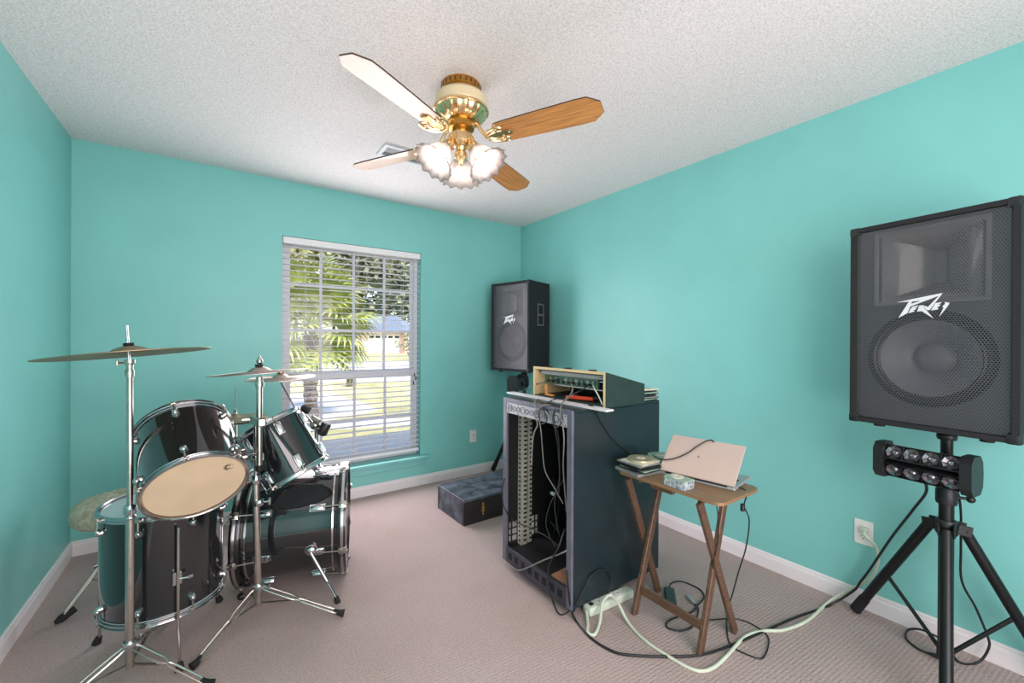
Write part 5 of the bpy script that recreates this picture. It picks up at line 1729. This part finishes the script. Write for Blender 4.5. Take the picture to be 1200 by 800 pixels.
# cables hanging from the case down the rack front
def front(lst, x):
    return [px_(a, b, x) for a, b in lst]
gC = 'cables hanging in the rack front'
inx = RX0-0.010
cable('black cable from the mixer sagging left to the far stage light', front([(657, 444)], 1.575)+front([(645, 446), (632, 449)], 1.50)+[zl_(617, 455, 2.6), zl_(609, 460, 3.0), Vector((l2.x-0.06, l2.y-0.05, l2.z-0.05)), Vector((l2.x-0.03, l2.y-0.02, l2.z-0.02))], 0.0035, M['cableblack'], name='mixer_cable')
cable('pale grey cable arching from the mixer down over the board edge', front([(668, 447)], 1.575)+front([(671, 455), (668, 463), (660, 470)], 1.485)+front([(652, 476)], 1.395)+front([(640, 474), (631, 480)], 1.31)+front([(627, 487), (630, 497), (626, 507)], inx)+front([(624, 520), (623, 545)], inx-0.004), 0.0034, M['cablegrey'], group=None, name='mixer_cable')
cable('grey cable hanging leftmost in the rack opening', front([(640, 466)], 1.485)+front([(630, 468)], 1.405)+front([(627, 474)], 1.31)+front([(631, 488), (634, 505)], inx)+front([(636, 530), (639, 552), (650, 572), (660, 590)], 1.34), 0.0030, M['cablegrey'], name='hanging_cable')
cable('black cable hanging second in the rack opening, looping at the panel', front([(655, 466)], 1.485)+front([(645, 470)], 1.405)+front([(637, 478)], 1.31)+front([(641, 492), (634, 496), (632, 484), (640, 480)], inx)+front([(652, 500), (655, 520), (656, 550), (655, 580)], 1.34), 0.0032, M['cableblack'], name='hanging_cable')
cable('grey cable hanging nearest the right post of the rack', front([(672, 462)], 1.50)+front([(661, 470)], 1.405)+front([(657, 478)], 1.31)+front([(659, 495), (661, 515)], inx)+front([(660, 545), (662, 575), (664, 600)], 1.325), 0.0030, M['cablegrey'], name='hanging_cable')
cable('black cable with a loop hanging just left of the right grey one', front([(664, 470)], 1.485)+front([(655, 474)], 1.40)+front([(650, 480)], 1.31)+front([(648, 490), (650, 500), (656, 498), (659, 488), (655, 480), (649, 486), (651, 505)], inx)+front([(654, 525), (656, 560), (650, 590), (655, 625)], 1.34), 0.0032, M['cableblack'], name='hanging_cable')
cable('light grey cable lying slantwise across the lower front of the rack', front([(668, 640)], 1.36)+front([(662, 646)], 1.303)+front([(648, 652), (633, 658), (618, 665), (607, 668), (598, 662)], RX0-0.006), 0.0036, M['cablegrey'], name='lower_cable')
cable('black cable looping out round the left post and back into the rack', front([(592, 560)], RX0-0.006)+front([(588.5, 572), (589, 585), (592, 597)], RX0-0.012)+front([(602, 610), (620, 618), (640, 628), (655, 640)], 1.36), 0.0030, M['cableblack'], name='loop_cable')
lp2 = front([(662, 620)], 1.36)+front([(655, 640), (647, 655)], 1.302)+front([(642.5, 668), (645, 694)], RX0-0.012)+[pz(654, 718, 0.02), pz(665, 717, 0.03)]
lp2 += [py_(677.5, 702, RY0-0.012), py_(686, 686, RY0-0.010), py_(693, 674, RY0-0.010), py_(702.5, 667, RY0-0.010), py_(712, 669, RY0-0.010), py_(716, 680, RY0-0.012), py_(713, 694, RY0-0.016)]
cable('black spiral-wrapped cable looping from the rack mouth onto its side', lp2, 0.0042, M['cableblack'], name='loop_cable')
cable('white cable drooping at the right end of the wooden case mouth', front([(694, 449)], 1.575)+front([(697, 456), (701, 463), (706, 474)], 1.51), 0.0030, M['strip'], name='mixer_cable')
cable('black cable trailing from the mixer over the red handles', front([(690, 450)], 1.575)+front([(683, 456), (670, 463)], 1.505)+front([(660, 471)], 1.485)+front([(652, 476)], 1.46)+front([(646, 474)], 1.44), 0.0032, M['cableblack'], name='mixer_cable')
# wiring tangle inside the rack: thin single wires
wires = [[(648, 559), (655, 590), (650, 620), (645, 640)], [(661, 560), (645, 590), (640, 615), (650, 640)], [(622, 590), (630, 605), (636, 622), (628, 640)], [(655, 575), (640, 600), (655, 625), (660, 650)], [(640, 580), (662, 600), (642, 618), (632, 650)]]
names_ = ['topmost', 'second', 'leftmost', 'fourth', 'lowest']
for k, wv in enumerate(wires):
    wo = cable('thin wire in the dark tangle inside the rack', front(wv, 1.50+0.05*k), 0.0022, M['cablegrey'] if k % 2 else M['cableblack'], name='inner_wire', group='tangled wires inside the rack')
    if k == 1:
        MB().box(px_(648, 578, 1.55), (0.02, 0.030, 0.016), bev=0.003).build('plug', M['outlet'], wo)

# ------------------------------------------------------------------ outdoors, seen through the window
GZ = -0.30
def grass_mat():
    m = mat('sunlit_lawn', srgb(176, 170, 116), 0.9, var=0.2, vscale=1.2, bump=0.5, bscale=30, col2=srgb(214, 198, 150), detail=8)
    return m
M['lawn'] = grass_mat()
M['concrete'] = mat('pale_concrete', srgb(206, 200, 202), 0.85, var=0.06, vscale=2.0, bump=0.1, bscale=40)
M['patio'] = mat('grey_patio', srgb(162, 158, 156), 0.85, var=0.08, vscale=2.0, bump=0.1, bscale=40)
M['palmleaf'] = mat('palm_leaf', srgb(122, 146, 70), 0.4, var=0.35, vscale=2.5, col2=srgb(202, 204, 112))
M['trunk'] = mat('fibrous_trunk', srgb(104, 92, 88), 0.9, var=0.3, vscale=14, bump=0.5, bscale=50)
M['bark'] = mat('tree_bark', srgb(92, 80, 68), 0.9, var=0.3, vscale=6)
M['leafdark'] = mat('dark_foliage', srgb(92, 104, 84), 0.7, var=0.3, vscale=0.8, col2=srgb(146, 152, 122), detail=8)
M['leafpale'] = mat('pale_foliage', srgb(128, 138, 98), 0.7, var=0.3, vscale=0.8, col2=srgb(184, 184, 136), detail=8)
M['brick'] = mat('garage_brick', srgb(178, 138, 122), 0.8, var=0.2, vscale=6)
M['siding'] = mat('pink_beige_siding', srgb(218, 194, 182), 0.7, var=0.06, vscale=2)
M['shingle'] = mat('blue_grey_shingle', srgb(112, 122, 138), 0.8, var=0.15, vscale=5)
M['gdoor'] = mat('white_garage_door', srgb(232, 226, 224), 0.5, var=0.03, vscale=3)
M['windowdark'] = mat('dark_pane', srgb(44, 46, 52), 0.15, var=0.1, vscale=3)
M['roof'] = mat('own_roof', srgb(110, 106, 104), 0.8, var=0.1, vscale=4)

tag(MB().bb((-90, YB+T, GZ-0.2), (80, 120, GZ)).build('lawn', M['lawn']), 'sunlit lawn outside the window', 'lawn')['kind'] = 'structure'
struct(MB().bb((-7, -4, H+0.16), (9, 3.95, H+0.31)).build('roof', M['roof']), 'roof slab with eave over the window')
def slab(name, label, px, z0, h):
    pts = [pz(x, y, GZ) for x, y in px]
    m = MB().prism([(p.x, p.y) for p in pts], h, Matrix.Translation((0, 0, GZ)))
    o = m.build(name, M['concrete'], smooth_angle=0)
    struct(o, label)
    return o
slab('driveway', 'pale concrete driveway crossing the lawn', [(250, 470), (335, 463), (395, 463), (418, 470), (443, 480), (415, 486), (385, 492), (330, 500), (240, 512)], GZ, 0.012)
slab('street', 'pale street beyond the lawn', [(150, 452), (330, 449), (500, 446), (560, 445), (560, 424), (500, 423), (330, 424), (150, 425)], GZ, 0.010)
slab('front_walk', 'pale walk close to the window', [(250, 513), (400, 503), (500, 496), (500, 489), (440, 492), (330, 501), (250, 507)], GZ, 0.010)
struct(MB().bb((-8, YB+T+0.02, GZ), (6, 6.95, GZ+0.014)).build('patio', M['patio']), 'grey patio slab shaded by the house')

# fan palm
pb0 = pz(364, 490, GZ)
palm = thing('palm_tree', 'sunlit fan palm with a thick fibrous trunk close outside the window', 'palm', (pb0.x, pb0.y, GZ))
tk = MB()
def ringy(r, z, a):
    return (r*(1+0.06*math.sin(z*60+2*math.sin(a*3))+0.05*math.sin(5*a+z*9)), z)
tk.lathe([(0, 0), (0.16, 0), (0.15, 0.10)]+[(0.125+0.015*math.sin(i*1.7), 0.10+i*0.075) for i in range(1, 24)]+[(0.06, 1.92), (0, 1.95)], seg=18, fn=ringy)
tk.build('trunk', M['trunk'], palm)
rnd = random.Random(11)
def frond_mesh(seed):
    """petiole along x, a fan of folded leaflets at its end that droop at the tips"""
    rg = random.Random(seed)
    m = MB()
    pl = 0.62
    m.tube([(0, 0, 0), (pl*0.5, 0, 0.05), (pl, 0, 0.04)], 0.010, 5)
    n = 22
    for i in range(n):
        a = R(-118+236*i/(n-1))
        ln = (0.58-0.16*abs(a)/R(118))*rg.uniform(0.92, 1.06)
        d = Vector((math.cos(a), math.sin(a), 0))
        s = Vector((-d.y, d.x, 0))
        c = Vector((pl, 0, 0.04))
        w = 0.040
        pts = []
        for t_, ww, dz in ((0.03, 0.008, 0.0), (0.30, w, 0.015), (0.62, w*0.72, -0.01), (0.85, w*0.35, -0.10), (1.0, 0.002, -0.22)):
            b = c+d*ln*t_*(0.98 if t_ > 0.8 else 1)+Vector((0, 0, dz*ln*1.5))
            pts.append((b+s*ww, b+Vector((0, 0, -0.010 if t_ < 0.8 else 0)), b-s*ww))
        vs = [[m.bm.verts.new(p) for p in q] for q in pts]
        for k in range(4):
            for j in range(2):
                m.bm.faces.new((vs[k][j], vs[k][j+1], vs[k+1][j+1], vs[k+1][j]))
    return m
protos = []
nf = 44
for i in range(nf):
    az = 2*PI*((i*0.381966) % 1.0)+rnd.uniform(-0.15, 0.15)
    el = R(78-125*(i/(nf-1)))+rnd.uniform(-0.08, 0.08)
    sc = rnd.uniform(1.12, 1.34)
    mt = Matrix.Translation((0, 0, 1.92-0.28*i/nf)) @ Matrix.Rotation(az, 4, 'Z') @ Matrix.Rotation(-el, 4, 'Y') @ Matrix.Rotation(rnd.uniform(-0.5, 0.5), 4, 'X') @ Matrix.Scale(sc, 4)
    if i < 3:
        o = frond_mesh(i).build('frond', M['palmleaf'], palm)
        o.matrix_local = mt
        protos.append(o)
    else:
        twin(protos[i % 3], palm, mt)

# trees across the street
def tree(label, base, height, spread, m, seed, name='tree', group='trees beyond the street', cat='tree', leaves=900, trunk=0.3, lo=0.25):
    rg = random.Random(seed)
    t = thing(name, label, cat, base, 0, group)
    if trunk:
        tr = MB()
        tr.tube([(0, 0, 0), (0.05*spread, 0.02*spread, height*0.35), (0.02*spread, 0, height*0.75)], [trunk, trunk*0.35], 8, sub=3)
        for k in range(5):
            a = rg.uniform(0, 2*PI)
            z = height*rg.uniform(0.3, 0.6)
            tr.tube([(0.03*spread, 0, z), (math.cos(a)*spread*0.3, math.sin(a)*spread*0.3, z+height*0.12), (math.cos(a)*spread*0.55, math.sin(a)*spread*0.55, z+height*0.18)], [trunk*0.35, trunk*0.1], 6, sub=2)
        tr.build('trunk', M['bark'], t)
    lf = MB()
    blobs = []
    for k in range(12):
        a = rg.uniform(0, 2*PI)
        q = rg.uniform(0.0, 0.62)*spread
        z = height*rg.uniform(lo+0.12, 0.84)
        f_ = 1.0-0.45*abs(z/height-0.55)
        blobs.append((Vector((math.cos(a)*q*f_, math.sin(a)*q*f_, z)), spread*rg.uniform(0.34, 0.55)*f_))
    ls = spread*0.095
    for k in range(leaves):
        c, rr = blobs[k % len(blobs)]
        while True:
            v = Vector((rg.uniform(-1, 1), rg.uniform(-1, 1), rg.uniform(-1, 1)))
            if 0.1 < v.length < 1:
                break
        p = c+Vector((v.x, v.y, v.z*0.85)).normalized()*rr*(v.length**0.4)
        if p.z < height*lo*0.6:
            p.z = height*lo*0.6+rg.uniform(0, 0.1)*height
        u_ = Vector((rg.uniform(-1, 1), rg.uniform(-1, 1), rg.uniform(-0.5, 0.5))).normalized()
        w_ = u_.cross(Vector((rg.uniform(-1, 1), rg.uniform(-1, 1), rg.uniform(-1, 1))))
        if w_.length < 0.1:
            continue
        w_.normalize()
        s_ = ls*rg.uniform(0.7, 1.5)
        lf.face([p-u_*s_, p-w_*s_*0.45, p+u_*s_*0.5+w_*s_*0.1, p+u_*s_, p+w_*s_*0.5])
    lf.build('foliage', m, t, smooth_angle=0)['kind'] = 'stuff'
    return t
def gp(x, dist, z=GZ):
    """ground point in the direction of photo column x at a camera depth"""
    p = EYE+(cf*FPX+cr*(x-600))*(dist/FPX)
    return Vector((p.x, p.y, z))
tr_spec = [
 (296, 40, 15.0, 6.4, 'leafpale', 'pale leafy tree beyond the street, leftmost behind the palm'),
 (345, 58, 20.0, 6.6, 'leafpale', 'pale leafy tree beyond the street behind the palm crown'),
 (390, 77, 26.0, 7.4, 'leafpale', 'pale tall tree between the palm and the house roof'),
 (422, 62, 22.0, 7.0, 'leafdark', 'dark tree rising behind the left of the house roof'),
 (452, 79, 27.0, 7.0, 'leafdark', 'dark tall tree directly behind the house roof'),
 (484, 62, 20.0, 5.6, 'leafdark', 'dark tree right of the house, at the window edge'),
 (524, 78, 25.0, 7.0, 'leafdark', 'dark tree beyond the right edge of the window'),
]
for i, (x, dd, hh_, sp, mm, lb) in enumerate(tr_spec):
    tree(lb, gp(x, dd), hh_, sp, M[mm], 20+i, leaves=2600, lo=0.12)
for i, (x, dd, hh_, sp, mm, lb) in enumerate([(487, 34, 1.5, 1.1, 'leafdark', 'round dark shrub by the street right of the brick pillar'), (479, 40, 2.3, 1.4, 'leafpale', 'pale shrub standing beside the garage corner'), (395, 44, 2.2, 1.6, 'leafdark', 'dark shrub left of the garage'), (498, 30, 1.8, 1.2, 'leafpale', 'pale shrub at the right edge of the window view')]):
    tree(lb, gp(x, dd), hh_, sp, M[mm], 50+i, 'shrub', 'shrubs beyond the street', 'shrub', leaves=420, trunk=0.05, lo=0.02)

# house with a garage across the street
hp0 = gp(450, 50)
hz_ = math.atan2(cr.y, cr.x)
hs = thing('house', 'pale house with white garage door and blue grey roof across the street', 'house', hp0, hz_)
gl, gr_, hd = -4.6, 2.6, 8.0          # local x along the facade
wt_ = 2.55
fw = MB()
dx0, dx1, dz1 = -1.9, 1.9, 2.25
fw.bb((gl, 0, 0), (dx0, 0.25, wt_)).bb((dx1, 0, 0), (gr_, 0.25, wt_)).bb((dx0, 0, dz1), (dx1, 0.25, wt_))
fw.build('front_wall', M['siding'], hs)
MB().bb((gl, 0.25, 0), (gl+0.25, hd, wt_)).build('side_wall', M['siding'], hs)
MB().bb((gr_-0.25, 0.25, 0), (gr_, hd, wt_)).build('side_wall', M['siding'], hs)
MB().bb((1.95, -0.12, 0), (2.55, -0.001, wt_)).build('brick_pier', M['brick'], hs)
gd = bpy.data.objects.new('garage_door', None)
COL.objects.link(gd)
gd.parent = hs
for j in range(4):
    MB().bb((dx0, 0.10, j*dz1/4+0.008), (dx1, 0.15, (j+1)*dz1/4-0.008), bev=0.012).build('door_panel', M['gdoor'], gd)
for k in range(5):
    x = dx0+0.38+k*0.76
    MB().bb((x-0.26, 0.085, 1.80), (x+0.26, 0.099, 2.10)).build('door_window', M['windowdark'], gd)
rf = MB()
ov = 0.45
a = [(gl-ov, -ov, wt_), (gr_+ov, -ov, wt_), (gr_+ov, hd+ov, wt_), (gl-ov, hd+ov, wt_)]
b = [(gl+2.2, 3.6, wt_+2.1), (gr_-2.2, 3.6, wt_+2.1), (gr_-2.2, 4.4, wt_+2.1), (gl+2.2, 4.4, wt_+2.1)]
rf.hexa(a, b)
rf.build('roof', M['shingle'], hs, smooth_angle=0)
MB().bb((gl-ov, -ov-0.02, wt_-0.16), (gr_+ov, -ov+0.02, wt_+0.02)).build('fascia', M['gdoor'], hs)

# brick mailbox pillar at the kerb
mp_ = pz(411, 452.5, GZ)
mbx = thing('mailbox_pillar', 'dark brick mailbox pillar at the near edge of the street', 'pillar', mp_, hz_)
MB().bb((-0.11, -0.11, 0), (0.11, 0.11, 0.30), bev=0.01).build('shaft', M['bark'], mbx)
MB().bb((-0.15, -0.15, 0.30), (0.15, 0.15, 0.36), bev=0.01).build('cap', M['concrete'], mbx)
